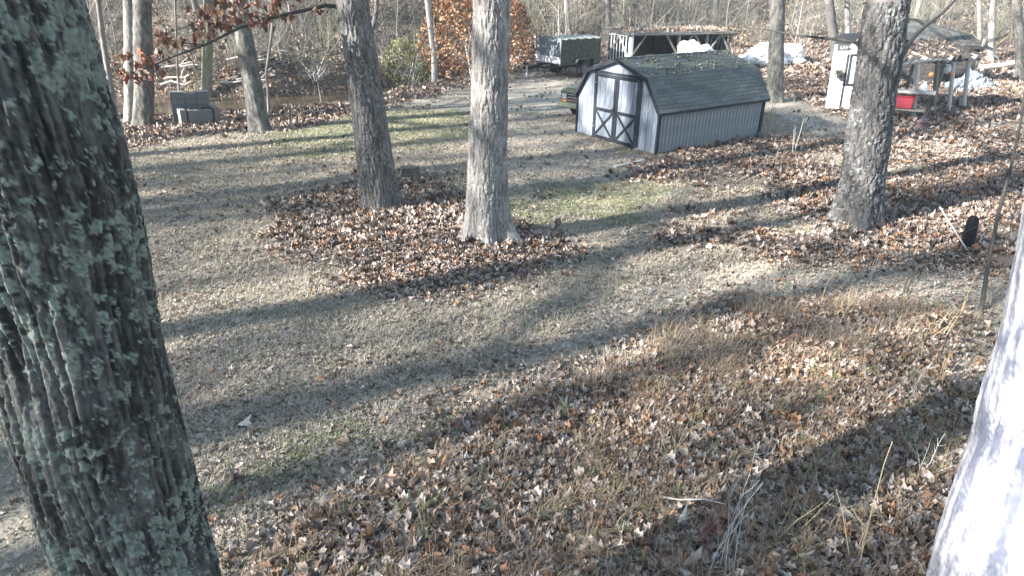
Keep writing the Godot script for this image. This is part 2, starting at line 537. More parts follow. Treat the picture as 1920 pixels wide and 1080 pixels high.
func leaf_xf(x: float, z: float, size: float, lift: float, tilt: float) -> Transform3D:
	var bas := Basis.from_euler(Vector3(rng.randf_range(-tilt, tilt), rng.randf() * TAU, rng.randf_range(-tilt, tilt)))
	if rng.randf() < 0.35:
		bas = bas * Basis(Vector3.BACK, PI)
	return Transform3D(bas.scaled(Vector3.ONE * size), Vector3(x, land(x, z) + lift, z))

# ---------------------------------------------------------------- ground cover
func ground() -> MeshInstance3D:
	var xs := []
	var zs := []
	var x := -160.0
	while x < 170.0:
		xs.append(x)
		x += 0.24 if x > -9.0 and x < 12.0 else (0.5 if x > -24.0 and x < 28.0 else 5.0)
	var z := 30.0
	while z > -190.0:
		zs.append(z)
		z -= 0.24 if z < -1.0 and z > -21.0 else (0.5 if z < 2.0 and z > -48.0 else 5.0)
	var b := MB.new()
	for zz in zs:
		for xx in xs:
			var w: float = n_med.get_noise_2d(xx * 1.9 + 31.0, zz * 1.9)
			var w2: float = n_med.get_noise_2d(xx * 5.0 + 31.0, zz * 5.0)
			var c := Color(0.27, 0.25, 0.20).lerp(Color(0.20, 0.19, 0.145), clampf(0.5 + w, 0, 1))
			var lf := leafy(xx, zz)
			if lf > 0.45:
				c = Color(0.13, 0.096, 0.07).lerp(Color(0.17, 0.13, 0.10), clampf(0.5 + w2, 0, 1))
			elif in_soft(green_a, xx, zz, 0.9) or in_soft(green_b, xx, zz, 0.9) or in_soft(green_c, xx, zz, 0.4):
				c = Color(0.135, 0.165, 0.075).lerp(c, clampf(0.3 + w, 0, 0.8))
			elif in_soft(footpath, xx, zz, 0.5) or in_soft(bare_a, xx, zz, 0.25) or in_soft(bare_b, xx, zz, 0.2) or in_soft(yard, xx, zz, 0.8) or in_soft(right_yard, xx, zz, 0.8):
				c = Color(0.40, 0.37, 0.31).lerp(Color(0.29, 0.265, 0.215), clampf(0.5 + w2, 0, 1))
			b.vert(Vector3(xx, land(xx, zz), zz), Vector3.UP, c)
	var nx := xs.size()
	for j in zs.size() - 1:
		for k in nx - 1:
			var p := j * nx + k
			b.i.append_array([p, p + nx, p + nx + 1, p, p + nx + 1, p + 1])
	b.smooth()
	var o := MeshInstance3D.new()
	o.name = "ground"
	o.mesh = b.mesh(M.soil)
	add_child(o)
	o.set_meta("kind", "structure")
	o.set_meta("label", "lawn and woodland floor of thatch, dirt and leaf litter rising to a wooded hill")
	return o

func scatter_leaves(gr: Node3D) -> void:
	var kinds := [leaf_mesh(1, 3, 0.45, M.leaf), leaf_mesh(2, 4, 0.8, M.leaf), leaf_mesh(3, 2, 0.7, M.leaf), leaf_mesh(4, 3, 1.2, M.leaf), leaf_mesh(5, 2, 1.7, M.leaf)]
	var xf := [[], [], [], [], []]
	var co := [[], [], [], [], []]
	var zones := [[-6.0, 7.5, -9.0, -2.4, 125000, 0.080], [-12.0, 13.5, -17.0, -9.0, 140000, 0.115], [-19.0, 23.0, -30.0, -17.0, 90000, 0.15], [-45.0, 48.0, -62.0, -30.0, 80000, 0.24]]
	for zn in zones:
		for k in int(zn[4]):
			var x := rng.randf_range(zn[0], zn[1])
			var z := rng.randf_range(zn[2], zn[3])
			if not in_view(x, z): continue
			var lf := leafy(x + rng.randfn(0.0, 0.3), z + rng.randfn(0.0, 0.3))
			if rng.randf() > lf * lf: continue
			var q := rng.randi() % 5
			var lay := rng.randf() if lf > 0.6 else 0.25 * rng.randf()
			xf[q].append(leaf_xf(x, z, zn[5] * rng.randf_range(0.55, 1.45) * (1.0 if lf > 0.5 else 0.75), 0.008 + 0.055 * lay, 0.14 + 0.38 * lay))
			co[q].append(leaf_color())
	# twigs among the leaves
	var tb := MB.new()
	tb.tube([Vector3(0, 0, -0.5), Vector3(0.04, 0.02, -0.1), Vector3(-0.02, 0.0, 0.25), Vector3(0.03, 0.03, 0.5)], [0.018, 0.015, 0.012, 0.006], 4)
	tb.tube([Vector3(0.04, 0.02, -0.1), Vector3(0.2, 0.03, 0.15)], [0.010, 0.005], 4)
	var tx := []
	var tc := []
	for k in 3600:
		var z := -2.6 - 22.0 * pow(rng.randf(), 1.3)
		var x := rng.randf_range(-0.95, 0.95) * (-z)
		if not in_view(x, z) or rng.randf() > leafy(x, z) + 0.15: continue
		tx.append(leaf_xf(x, z, rng.randf_range(0.08, 0.34), 0.02 + 0.03 * rng.randf(), 0.12))
		tc.append(Color(0.17, 0.155, 0.13) * rng.randf_range(0.4, 1.6))
	# crumbled bits trodden into the lawn
	for k in 110000:
		var z := -2.6 - 20.0 * pow(rng.randf(), 1.5)
		var x := rng.randf_range(-0.95, 0.95) * (-z) + rng.randf_range(-1.0, 1.0)
		if not in_view(x, z): continue
		var lf := leafy(x, z)
		if lf > 0.6 or rng.randf() > 0.75: continue
		var q := rng.randi() % 5
		xf[q].append(leaf_xf(x, z, rng.randf_range(0.025, 0.07), 0.012 + 0.012 * rng.randf(), 0.5))
		co[q].append(leaf_color().lerp(Color(0.33, 0.31, 0.26), 0.55))
	var names_ := ["flat_leaves", "cupped_leaves", "broad_leaves", "curled_leaves", "rolled_leaves"]
	var lit := Node3D.new()
	lit.name = "leaf_litter"
	add_child(lit)
	tag(lit, "brown and tan fallen oak leaves strewn over the lawn, beds and wood floor", "fallen leaves", "", "stuff")
	multi(lit, "fallen_twigs", tb.mesh(M.twig), tx, tc)
	for q in 5:
		multi(lit, names_[q], kinds[q], xf[q], co[q])
	# the leaves nearest the camera, one by one
	var done := 0
	var mats := []
	for k in LEAF_COLS.size() * 2:
		var m: StandardMaterial3D = M.leaf.duplicate()
		m.vertex_color_use_as_albedo = false
		m.resource_name = "leaf_tone"
		var c: Color = LEAF_COLS[k % LEAF_COLS.size()] * (0.9 if k < LEAF_COLS.size() else 1.25)
		m.albedo_color = c.linear_to_srgb()
		mats.append(m)
	var tries := 0
	while done < 300 and tries < 20000:
		tries += 1
		var z := -rng.randf_range(3.0, 6.2)
		var x := rng.randf_range(-3.6, 3.6)
		if absf(x) > -z * 0.82 or leafy(x, z) < 0.5 and rng.randf() > 0.10: continue
		var o := part(gr, "fallen_leaf", kinds[rng.randi() % 4], leaf_xf(x, z, rng.randf_range(0.09, 0.165), rng.randf_range(0.045, 0.075), 0.32))
		o.material_override = mats[rng.randi() % mats.size()]
		done += 1

func tuft_mesh(seed_: int, blades: int, h: float, spread: float, w: float, m: Material, droop := 0.5) -> ArrayMesh:
	var g := RandomNumberGenerator.new()
	g.seed = seed_
	var b := MB.new()
	for k in blades:
		var a := g.randf() * TAU
		var p := Vector3(g.randf_range(-1, 1), 0, g.randf_range(-1, 1)) * spread
		var out := Vector3(cos(a), 0, sin(a))
		var sd := Vector3(-out.z, 0, out.x) * w
		var hh := h * g.randf_range(0.5, 1.15)
		var m1 := p + out * hh * droop * 0.35 + Vector3.UP * hh * 0.6
		var tip := p + out * hh * droop * g.randf_range(0.7, 1.4) + Vector3.UP * hh * g.randf_range(0.7, 1.0)
		b.quad(p - sd, p + sd, m1 + sd * 0.7, m1 - sd * 0.7)
		b.tri(m1 - sd * 0.7, m1 + sd * 0.7, tip)
	return b.mesh(m)

func scatter_grass() -> void:
	var short_ := tuft_mesh(1, 10, 0.05, 0.04, 0.0022, M.blade, 0.9)
	var long_ := tuft_mesh(2, 13, 0.17, 0.05, 0.0026, M.blade, 0.7)
	var xf := []
	var co := []
	for k in 165000:
		var x := rng.randf_range(-12.0, 9.0)
		var z := -2.6 - 19.0 * pow(rng.randf(), 1.6)
		if not in_view(x, z, 0.5): continue
		var lf := leafy(x, z)
		if lf > 0.6 and rng.randf() > 0.08: continue
		if in_soft(footpath, x, z, 0.5) and rng.randf() > 0.25: continue
		if in_soft(yard, x, z, 0.8) and rng.randf() > 0.25: continue
		var gr := in_soft(green_a, x, z, 0.9) or in_soft(green_b, x, z, 0.9) or in_soft(green_c, x, z, 0.5)
		var s := rng.randf_range(0.6, 1.3) * (1.0 + 0.03 * -z)
		xf.append(Transform3D(Basis(Vector3.UP, rng.randf() * TAU).scaled(Vector3(s, s * rng.randf_range(0.6, 1.2), s)), Vector3(x, land(x, z) - 0.003, z)))
		var c := Color(0.52, 0.47, 0.385).lerp(Color(0.29, 0.255, 0.195), rng.randf())
		if rng.randf() < (0.55 if gr else 0.09):
			c = Color(0.14, 0.20, 0.075).lerp(Color(0.24, 0.25, 0.12), rng.randf())
		co.append(c)
	var g := Node3D.new()
	g.name = "lawn_grass"
	add_child(g)
	tag(g, "short worn lawn grass, tan with green patches", "grass", "", "stuff")
	multi(g, "short_grass", short_, xf, co)
	xf = []; co = []
	for k in 15000:
		var x := rng.randf_range(-3.0, 8.5)
		var z := -rng.randf_range(2.6, 9.0)
		if not in_view(x, z, 0.5) or leaf_bed(x, z) < 0.5: continue
		var thick := n_med.get_noise_2d(x * 1.6 + 77.0, z * 1.6)
		if thick < 0.0 and rng.randf() > 0.35: continue
		var s := rng.randf_range(0.5, 1.25)
		xf.append(Transform3D(Basis(Vector3.UP, rng.randf() * TAU).scaled(Vector3(s, s * rng.randf_range(0.7, 1.2), s)), Vector3(x, land(x, z), z)))
		co.append(Color(0.38, 0.30, 0.20).lerp(Color(0.20, 0.13, 0.085), rng.randf()) if rng.randf() < 0.9 else Color(0.2, 0.26, 0.1))
	var tall := tuft_mesh(6, 10, 0.29, 0.08, 0.0032, M.blade, 0.9)
	var xt := []
	var ct := []
	for k in 7000:
		var x := rng.randf_range(-2.0, 8.5)
		var z := -rng.randf_range(4.0, 9.0)
		if not in_view(x, z, 0.5) or not in_soft(weed_strip, x, z, 0.5): continue
		if n_med.get_noise_2d(x * 3.4 + 7.0, z * 3.4) + rng.randf_range(-0.2, 0.2) < 0.08: continue
		var s := rng.randf_range(0.5, 1.2)
		xt.append(Transform3D(Basis(Vector3.UP, rng.randf() * TAU).scaled(Vector3(s, s * rng.randf_range(0.6, 1.2), s)), Vector3(x, land(x, z), z)))
		ct.append(Color(0.42, 0.35, 0.25).lerp(Color(0.15, 0.105, 0.085), rng.randf()) * rng.randf_range(0.7, 1.1))
	var d := Node3D.new()
	d.name = "dry_grass"
	add_child(d)
	tag(d, "straw coloured dead grass standing among the leaves of the near bed", "grass", "", "stuff")
	multi(d, "dry_tufts", long_, xf, co)
	multi(d, "tall_weeds", tall, xt, ct)

func bush_mesh(seed_: int, stems: int, h: float, r: float, lean: float, m: Material, kids := [5, 4, 0]) -> ArrayMesh:
	var g := RandomNumberGenerator.new()
	g.seed = seed_
	var b := MB.new()
	for k in stems:
		var a := g.randf() * TAU
		var d := Vector3(cos(a) * lean * g.randf(), 1.0, sin(a) * lean * g.randf()).normalized()
		var hh := h * g.randf_range(0.5, 1.1)
		var o := {"depth": 3, "kids": [0, kids[0], kids[1]]}
		grow(b, Vector3(cos(a), 0, sin(a)) * g.randf() * 0.25, d, hh, r * g.randf_range(0.6, 1.1), 1, g, Color.WHITE, o)
	return b.mesh(m)

func scatter_undergrowth() -> void:
	var u := Node3D.new()
	u.name = "undergrowth"
	add_child(u)
	tag(u, "tangle of bare brush and brambles filling the wood behind the yard", "undergrowth", "", "stuff")
	for q in 3:
		var me := bush_mesh(40 + q, 6, 1.5 + 0.5 * q, 0.010 + 0.004 * q, 0.9, M.twig, [5, 3])
		var xf := []
		var co := []
		for k in 2600:
			var x := rng.randf_range(-42.0, 46.0)
			var z := -rng.randf_range(17.0, 72.0)
			var s := -z - wood_edge(x)
			if not in_view(x, z) or s < 2.2 + rng.randf() * 2.5: continue
			if x > -0.5 and s < 4.5: continue
			if x < -3.0 and s > 4.0 and s < 10.5: continue
			if x < -5.0 and s < 8.0 and rng.randf() < 0.5: continue
			if x > 1.0 and x < 15.0 and -z < 38.0: continue
			var sc := rng.randf_range(0.6, 1.3)
			xf.append(Transform3D(Basis(Vector3.UP, rng.randf() * TAU).scaled(Vector3(sc, sc * rng.randf_range(0.7, 1.2), sc)), Vector3(x, land(x, z), z)))
			var c := Color(0.075, 0.078, 0.068).lerp(Color(0.29, 0.285, 0.24), pow(rng.randf(), 2.0))
			if rng.randf() < 0.12: c = Color(0.20, 0.22, 0.12)
			co.append(c)
		multi(u, ["low_brush", "mid_brush", "tall_brush"][q], me, xf, co)

# ---------------------------------------------------------------- the shed
const SW := 3.21
const SL := 4.04
const WALL_H := 1.13
const KNEE := Vector2(0.46, 1.80)
const RIDGE := 2.16
func roof_y(x: float) -> float:
	var m := minf(x, SW - x)
	return lerpf(WALL_H, KNEE.y, m / KNEE.x) if m < KNEE.x else lerpf(KNEE.y, RIDGE, (m - KNEE.x) / (SW / 2.0 - KNEE.x))

func shed() -> void:
	var p := Vector2(3.64, -15.42)
	var a := deg_to_rad(57.3)
	# x runs along the front away from the near corner, z along the length away from the front
	var t := thing("storage_shed", "pale blue-grey gambrel roofed storage shed with crossed double doors", "shed", Vector3(p.x, land(p.x, p.y) - 0.02, p.y))
	t.basis = Basis(Vector3(-cos(a), 0, -sin(a)), Vector3.UP, Vector3(sin(a), 0, -cos(a)))
	var core := MB.new()
	core.prism(Transform3D(Basis.IDENTITY, Vector3(0, 0, 0.03)), PackedVector2Array([Vector2(0.03, 0.05), Vector2(SW - 0.03, 0.05), Vector2(SW - 0.03, WALL_H), Vector2(SW - KNEE.x, KNEE.y - 0.03), Vector2(SW / 2, RIDGE - 0.03), Vector2(KNEE.x, KNEE.y - 0.03), Vector2(0.03, WALL_H)]), SL - 0.06)
	part(t, "wall", core.mesh(M.siding))
	# front boards, leaving the doorway to the doors
	var d0 := 0.71
	var d1 := 2.45
	var dh := 1.77
	var n := 16
	for k in n:
		var x0 := SW * k / n + 0.006
		var x1 := SW * (k + 1) / n - 0.006
		var y0 := 0.06
		if x0 > d0 - 0.1 and x1 < d1 + 0.1: y0 = dh + 0.02
		elif x1 > d0 and x0 < d0: x1 = d0
		elif x0 < d1 and x1 > d1: x0 = d1
		var poly := PackedVector2Array([Vector2(x0, y0), Vector2(x1, y0), Vector2(x1, roof_y(x1) - 0.02)])
		for kx in [SW - KNEE.x, SW / 2, KNEE.x]:
			if kx > x0 and kx < x1: poly.append(Vector2(kx, roof_y(kx) - 0.02))
		poly.append(Vector2(x0, roof_y(x0) - 0.02))
		if x1 - x0 < 0.03: continue
		var b := MB.new()
		b.prism(Transform3D(Basis.IDENTITY, Vector3(0, 0, 0.0)), poly, 0.028)
		part(t, "siding_board", b.mesh(M["siding%d" % (k % 3)]))
	# long side boards
	var m := 30
	for side in 2:
		for k in m:
			var z0 := 0.04 + (SL - 0.08) * k / m + 0.004
			var z1 := 0.04 + (SL - 0.08) * (k + 1) / m - 0.004
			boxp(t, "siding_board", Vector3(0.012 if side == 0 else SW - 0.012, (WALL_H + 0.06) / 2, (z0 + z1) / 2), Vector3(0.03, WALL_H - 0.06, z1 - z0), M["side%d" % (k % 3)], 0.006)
	# dark corner and eave trim
	for x in [-0.012, SW + 0.012]:
		for z in [-0.012, SL + 0.012]:
			boxp(t, "corner_trim", Vector3(x, WALL_H / 2 + 0.03, z + (0.02 if z < 1 else -0.02)), Vector3(0.055, WALL_H - 0.02, 0.10), M.trim, 0.006)
	boxp(t, "base_skid", Vector3(SW / 2, 0.02, SL / 2), Vector3(SW - 0.1, 0.10, SL - 0.1), M.old_wood)
	# doors
	for s in 2:
		var c := MB.new()
		var w := (d1 - d0) / 2
		var x0 := d0 + w * s
		var door := boxp(t, "door", Vector3(x0 + w / 2, dh / 2 + 0.04, -0.010), Vector3(w - 0.012, dh - 0.05, 0.02), M.siding, 0.003)
		for k in 4:
			boxp(door, "door_board", Vector3(-w / 2 + w * (k + 0.5) / 4, 0, -0.014), Vector3(w / 4 - 0.014, dh - 0.08, 0.012), M["siding%d" % ((k + s) % 3)], 0.003)
		var fw := 0.085
		var hh := dh - 0.05
		for sx in [-1, 1]:
			boxp(door, "door_stile", Vector3(sx * (w / 2 - fw / 2 - 0.004), 0, -0.032), Vector3(fw, hh, 0.022), M.trim, 0.004)
		for yy in [-hh / 2 + fw / 2, -0.07, hh / 2 - fw / 2]:
			boxp(door, "door_rail", Vector3(0, yy, -0.032), Vector3(w - 2 * fw - 0.012, fw, 0.020), M.trim, 0.004)
		var ya: float = -hh / 2 + fw
		var yb: float = -0.07 - fw / 2
		var xa: float = w / 2 - fw
		barp(door, "cross_brace", Vector3(-xa, ya, -0.030), Vector3(xa, yb, -0.030), 0.065, M.trim, 0.014)
		barp(door, "cross_brace", Vector3(xa, ya, -0.033), Vector3(-xa, yb, -0.033), 0.065, M.trim, 0.014)
		if s == 1:
			var hb := MB.new()
			hb.lathe(Transform3D(Basis(Vector3.RIGHT, -PI / 2), Vector3.ZERO), [Vector2(0.0, 0.07), Vector2(0.035, 0.06), Vector2(0.04, 0.045), Vector2(0.018, 0.03), Vector2(0.02, 0.0)], 12)
			part(door, "door_handle", hb.mesh(M.metal), Transform3D(Basis.IDENTITY, Vector3(-w / 2 + 0.05, 0.02, -0.043)))
		for yy in [-0.55, 0.62]:
			boxp(door, "hinge", Vector3((-w / 2 + 0.05) if s == 0 else (w / 2 - 0.05), yy, -0.048), Vector3(0.10, 0.035, 0.008), M.metal, 0.002)
	# door casing
	for x in [d0 - 0.03, d1 + 0.03]:
		boxp(t, "door_casing", Vector3(x, dh / 2 + 0.04, -0.014), Vector3(0.05, dh + 0.02, 0.026), M.trim, 0.004)
	boxp(t, "door_casing", Vector3((d0 + d1) / 2, dh + 0.055, -0.014), Vector3(d1 - d0 + 0.11, 0.05, 0.026), M.trim, 0.004)
	# roof: two slopes a side, each course of shingles laid tab by tab
	var ov := 0.10
	var roof := MB.new()
	var out := [Vector2(-0.09, WALL_H - 0.10), KNEE, Vector2(SW / 2, RIDGE), Vector2(SW - KNEE.x, KNEE.y), Vector2(SW + 0.09, WALL_H - 0.10)]
	var shell := PackedVector2Array()
	for q in out: shell.append(q + Vector2(0, 0.0))
	for k in range(4, -1, -1): shell.append(out[k] + Vector2(0, 0.045) * (1.0 if k in [1, 2, 3] else 1.0))
	roof.prism(Transform3D(Basis.IDENTITY, Vector3(0, 0, -ov)), shell, SL + 2 * ov)
	var rf := part(t, "roof", roof.mesh(M.roof_deck))
	# rake boards along the gambrel
	for e in [[-ov - 0.012], [SL + ov + 0.012]]:
		for k in 4:
			barp(rf, "rake_board", Vector3(out[k].x, out[k].y + 0.01, e[0]), Vector3(out[k + 1].x, out[k + 1].y + 0.01, e[0]), 0.085, M.trim, 0.022)
	barp(rf, "eave_trim", Vector3(-0.095, WALL_H - 0.10, -ov), Vector3(-0.095, WALL_H - 0.10, SL + ov), 0.05, M.trim, 0.03)
	var tabs := []
	for k in 3:
		var b := MB.new()
		b.box(Transform3D.IDENTITY, Vector3(0.325 + 0.002 * k, 0.012, 0.155), Color.WHITE, 0.0)
		tabs.append(b.mesh())
	var far_tabs := MB.new()
	for side in 2:
		for sl in 2:
			var lo: Vector2 = out[0] if sl == 0 else out[1]
			var hi: Vector2 = out[1] if sl == 0 else out[2]
			if side == 1:
				lo.x = SW - lo.x; hi.x = SW - hi.x
			var u := (hi - lo)
			var len_ := u.length()
			u = u.normalized()
			var nn := Vector2(-u.y, u.x) * (1.0 if side == 0 else -1.0)
			var courses := int(round(len_ / 0.108))
			for cidx in courses:
				var at := lo + u * (len_ * (cidx + 0.62) / courses) + Vector2(0, 0.045) + nn * 0.014
				var per := 12
				for k in per + 1:
					var z0 := -ov + (SL + 2 * ov) * (k - (0.5 if cidx % 2 else 0.0)) / per
					var z1 := z0 + (SL + 2 * ov) / per
					z0 = maxf(z0, -ov); z1 = minf(z1, SL + ov)
					if z1 - z0 < 0.05: continue
					var xax := Vector3(0, 0, 1)
					var zax := Vector3(u.x, u.y, 0)
					var tilt := 0.055 + rng.randf_range(-0.01, 0.025)
					zax = (zax - Vector3(nn.x, nn.y, 0) * tilt).normalized()
					var yax := zax.cross(xax)
					if yax.y < 0.0: yax = -yax
					var bas := Basis(yax.cross(zax), yax, zax)
					var sc := (z1 - z0 - 0.008) / 0.325
					var pos := Vector3(at.x, at.y + rng.randf_range(-0.002, 0.003), (z0 + z1) / 2)
					if side == 0:
						var o := part(rf, "shingle", tabs[rng.randi() % 3], Transform3D(bas * Basis.from_scale(Vector3(sc, 1, 1)), pos))
						o.material_override = M["shingle%d" % (rng.randi() % 4)] if sl == 0 or rng.randf() < 0.45 else M["mossy%d" % (rng.randi() % 2)]
					else:
						far_tabs.box(Transform3D(bas * Basis.from_scale(Vector3(sc, 1, 1)), pos), Vector3(0.325, 0.012, 0.155))
	part(rf, "far_side_shingles", far_tabs.mesh(M.shingle1)).set_meta("kind", "stuff")
	barp(rf, "ridge_cap", Vector3(SW / 2, RIDGE + 0.06, -ov), Vector3(SW / 2, RIDGE + 0.06, SL + ov), 0.14, M.shingle2, 0.02)
	# leaves and moss caught on the upper slope
	var lv := leaf_mesh(9, 3, 0.6, M.leaf)
	var xf := []
	var co := []
	for k in 230:
		var f := pow(rng.randf(), 1.2)
		var x := lerpf(SW / 2, KNEE.x, f)
		xf.append(Transform3D(Basis(Vector3.BACK, 0.3) * Basis.from_euler(Vector3(rng.randf_range(-0.2, 0.2), rng.randf() * TAU, rng.randf_range(-0.2, 0.2))).scaled(Vector3.ONE * rng.randf_range(0.06, 0.13)), Vector3(x, roof_y(x) + 0.085, rng.randf_range(0, SL))))
		co.append(leaf_color() * Color(1.0, 1.15, 1.1) if rng.randf() < 0.6 else Color(0.17, 0.2, 0.11))
	multi(rf, "caught_leaves", lv, xf, co)
	# plank lying on the ground by the corner, and the ramp boards at the doors
	var pl := solo("plank", null, Vector3.ZERO, "grey plank lying on the ground in front of the shed corner", "plank")
	var pb := MB.new()
	pb.box(Transform3D.IDENTITY, Vector3(1.05, 0.04, 0.09), Color.WHITE, 0.006)
	pl.mesh = pb.mesh(M.pale_wood)
	var q := Vector2(2.84, -14.57)
	pl.position = on(q) + Vector3(0, 0.03, 0)
	pl.rotation.y = deg_to_rad(38)

# ---------------------------------------------------------------- vehicles
func wheel_on(t: Node3D, at: Vector3, r: float, w: float, along_x := true) -> void:
	var tb := MB.new()
	var bas := Basis(Vector3.BACK, -PI / 2)
	tb.lathe(Transform3D(bas, Vector3.ZERO), [Vector2(r * 0.6, -w / 2), Vector2(r * 0.93, -w / 2), Vector2(r, -w * 0.3), Vector2(r, w * 0.3), Vector2(r * 0.93, w / 2), Vector2(r * 0.6, w / 2)], 22)
	var wh := part(t, "wheel", tb.mesh(M.rubber), Transform3D(Basis.IDENTITY, at))
	var rb := MB.new()
	rb.lathe(Transform3D(bas, Vector3.ZERO), [Vector2(0.0, -w * 0.42), Vector2(r * 0.2, -w * 0.45), Vector2(r * 0.45, -w * 0.3), Vector2(r * 0.62, -w * 0.48), Vector2(r * 0.62, w * 0.48), Vector2(r * 0.45, w * 0.3), Vector2(r * 0.2, w * 0.45), Vector2(0.0, w * 0.42)], 18)
	part(wh, "rim", rb.mesh(M.rim))

func pickup() -> void:
	var p := Vector2(1.61, -20.43)
	var t := thing("pickup_truck", "old dark green pickup truck parked nose out behind the shed", "pickup truck", on(p))
	# local z points forward (towards lower left of the yard), x to the truck's left
	var a := deg_to_rad(-40)
	t.rotation.y = a
	var off := Vector3(0.80, 0, 0)     # the near front corner stands at the origin
	var body := MB.new()
	# side profile in (z, y) pushed across x
	var prof := PackedVector2Array([Vector2(-0.02, 0.40), Vector2(-0.02, 0.86), Vector2(-0.10, 0.93), Vector2(-1.25, 1.0), Vector2(-4.3, 1.0), Vector2(-4.3, 0.42), Vector2(-3.75, 0.42), Vector2(-3.6, 0.72), Vector2(-3.05, 0.72), Vector2(-2.9, 0.40), Vector2(-1.25, 0.40), Vector2(-1.1, 0.70), Vector2(-0.55, 0.70), Vector2(-0.42, 0.40)])
	body.prism(Transform3D(Basis(Vector3(0, 0, 1), Vector3.UP, Vector3(1, 0, 0)), Vector3(-0.05, 0, 0)), prof, 1.7)
	part(t, "body", body.mesh(M.green_paint))
	boxp(t, "hood", Vector3(0.8, 0.985, -0.66), Vector3(1.45, 0.045, 1.1), M.green_paint, 0.02, Vector3(-0.06 * -1.0, 0, 0))
	var cab := MB.new()
	cab.prism(Transform3D(Basis(Vector3(0, 0, 1), Vector3.UP, Vector3(1, 0, 0)), Vector3(0.02, 0, 0)), PackedVector2Array([Vector2(-1.25, 0.99), Vector2(-1.72, 1.52), Vector2(-2.5, 1.54), Vector2(-2.62, 0.99)]), 1.56)
	part(t, "cab", cab.mesh(M.green_paint))
	var ws := MB.new()
	ws.box(Transform3D.IDENTITY, Vector3(1.4, 0.6, 0.02), Color.WHITE, 0.004)
	part(t, "windshield", ws.mesh(M.dark_glass), Transform3D(Basis(Vector3.RIGHT, -0.73), Vector3(0.8, 1.27, -1.47)))
	boxp(t, "side_window", Vector3(0.015, 1.27, -2.0), Vector3(0.03, 0.36, 0.62), M.dark_glass, 0.004)
	boxp(t, "side_window", Vector3(1.587, 1.27, -2.0), Vector3(0.03, 0.36, 0.62), M.dark_glass, 0.004)
	var gr := boxp(t, "grille", Vector3(0.8, 0.70, 0.0), Vector3(1.15, 0.26, 0.04), M.black, 0.005)
	for k in 3:
		boxp(gr, "grille_bar", Vector3(0, -0.09 + 0.09 * k, 0.026), Vector3(1.12, 0.018, 0.02), M.chrome_dull, 0.003)
	for x in [0.10, 1.50]:
		boxp(t, "headlight", Vector3(x, 0.72, 0.005), Vector3(0.2, 0.17, 0.04), M.lens, 0.02)
		boxp(t, "turn_signal", Vector3(x, 0.575, 0.005), Vector3(0.2, 0.06, 0.03), M.amber, 0.01)
	boxp(t, "bumper", Vector3(0.8, 0.46, 0.08), Vector3(1.78, 0.15, 0.13), M.green_bumper, 0.03)
	for x in [0.08, 1.52]:
		for z in [-0.82, -3.33]:
			wheel_on(t, Vector3(x, 0.33, z), 0.33, 0.2)
	t.position += t.basis * Vector3(0.0, 0, 0)

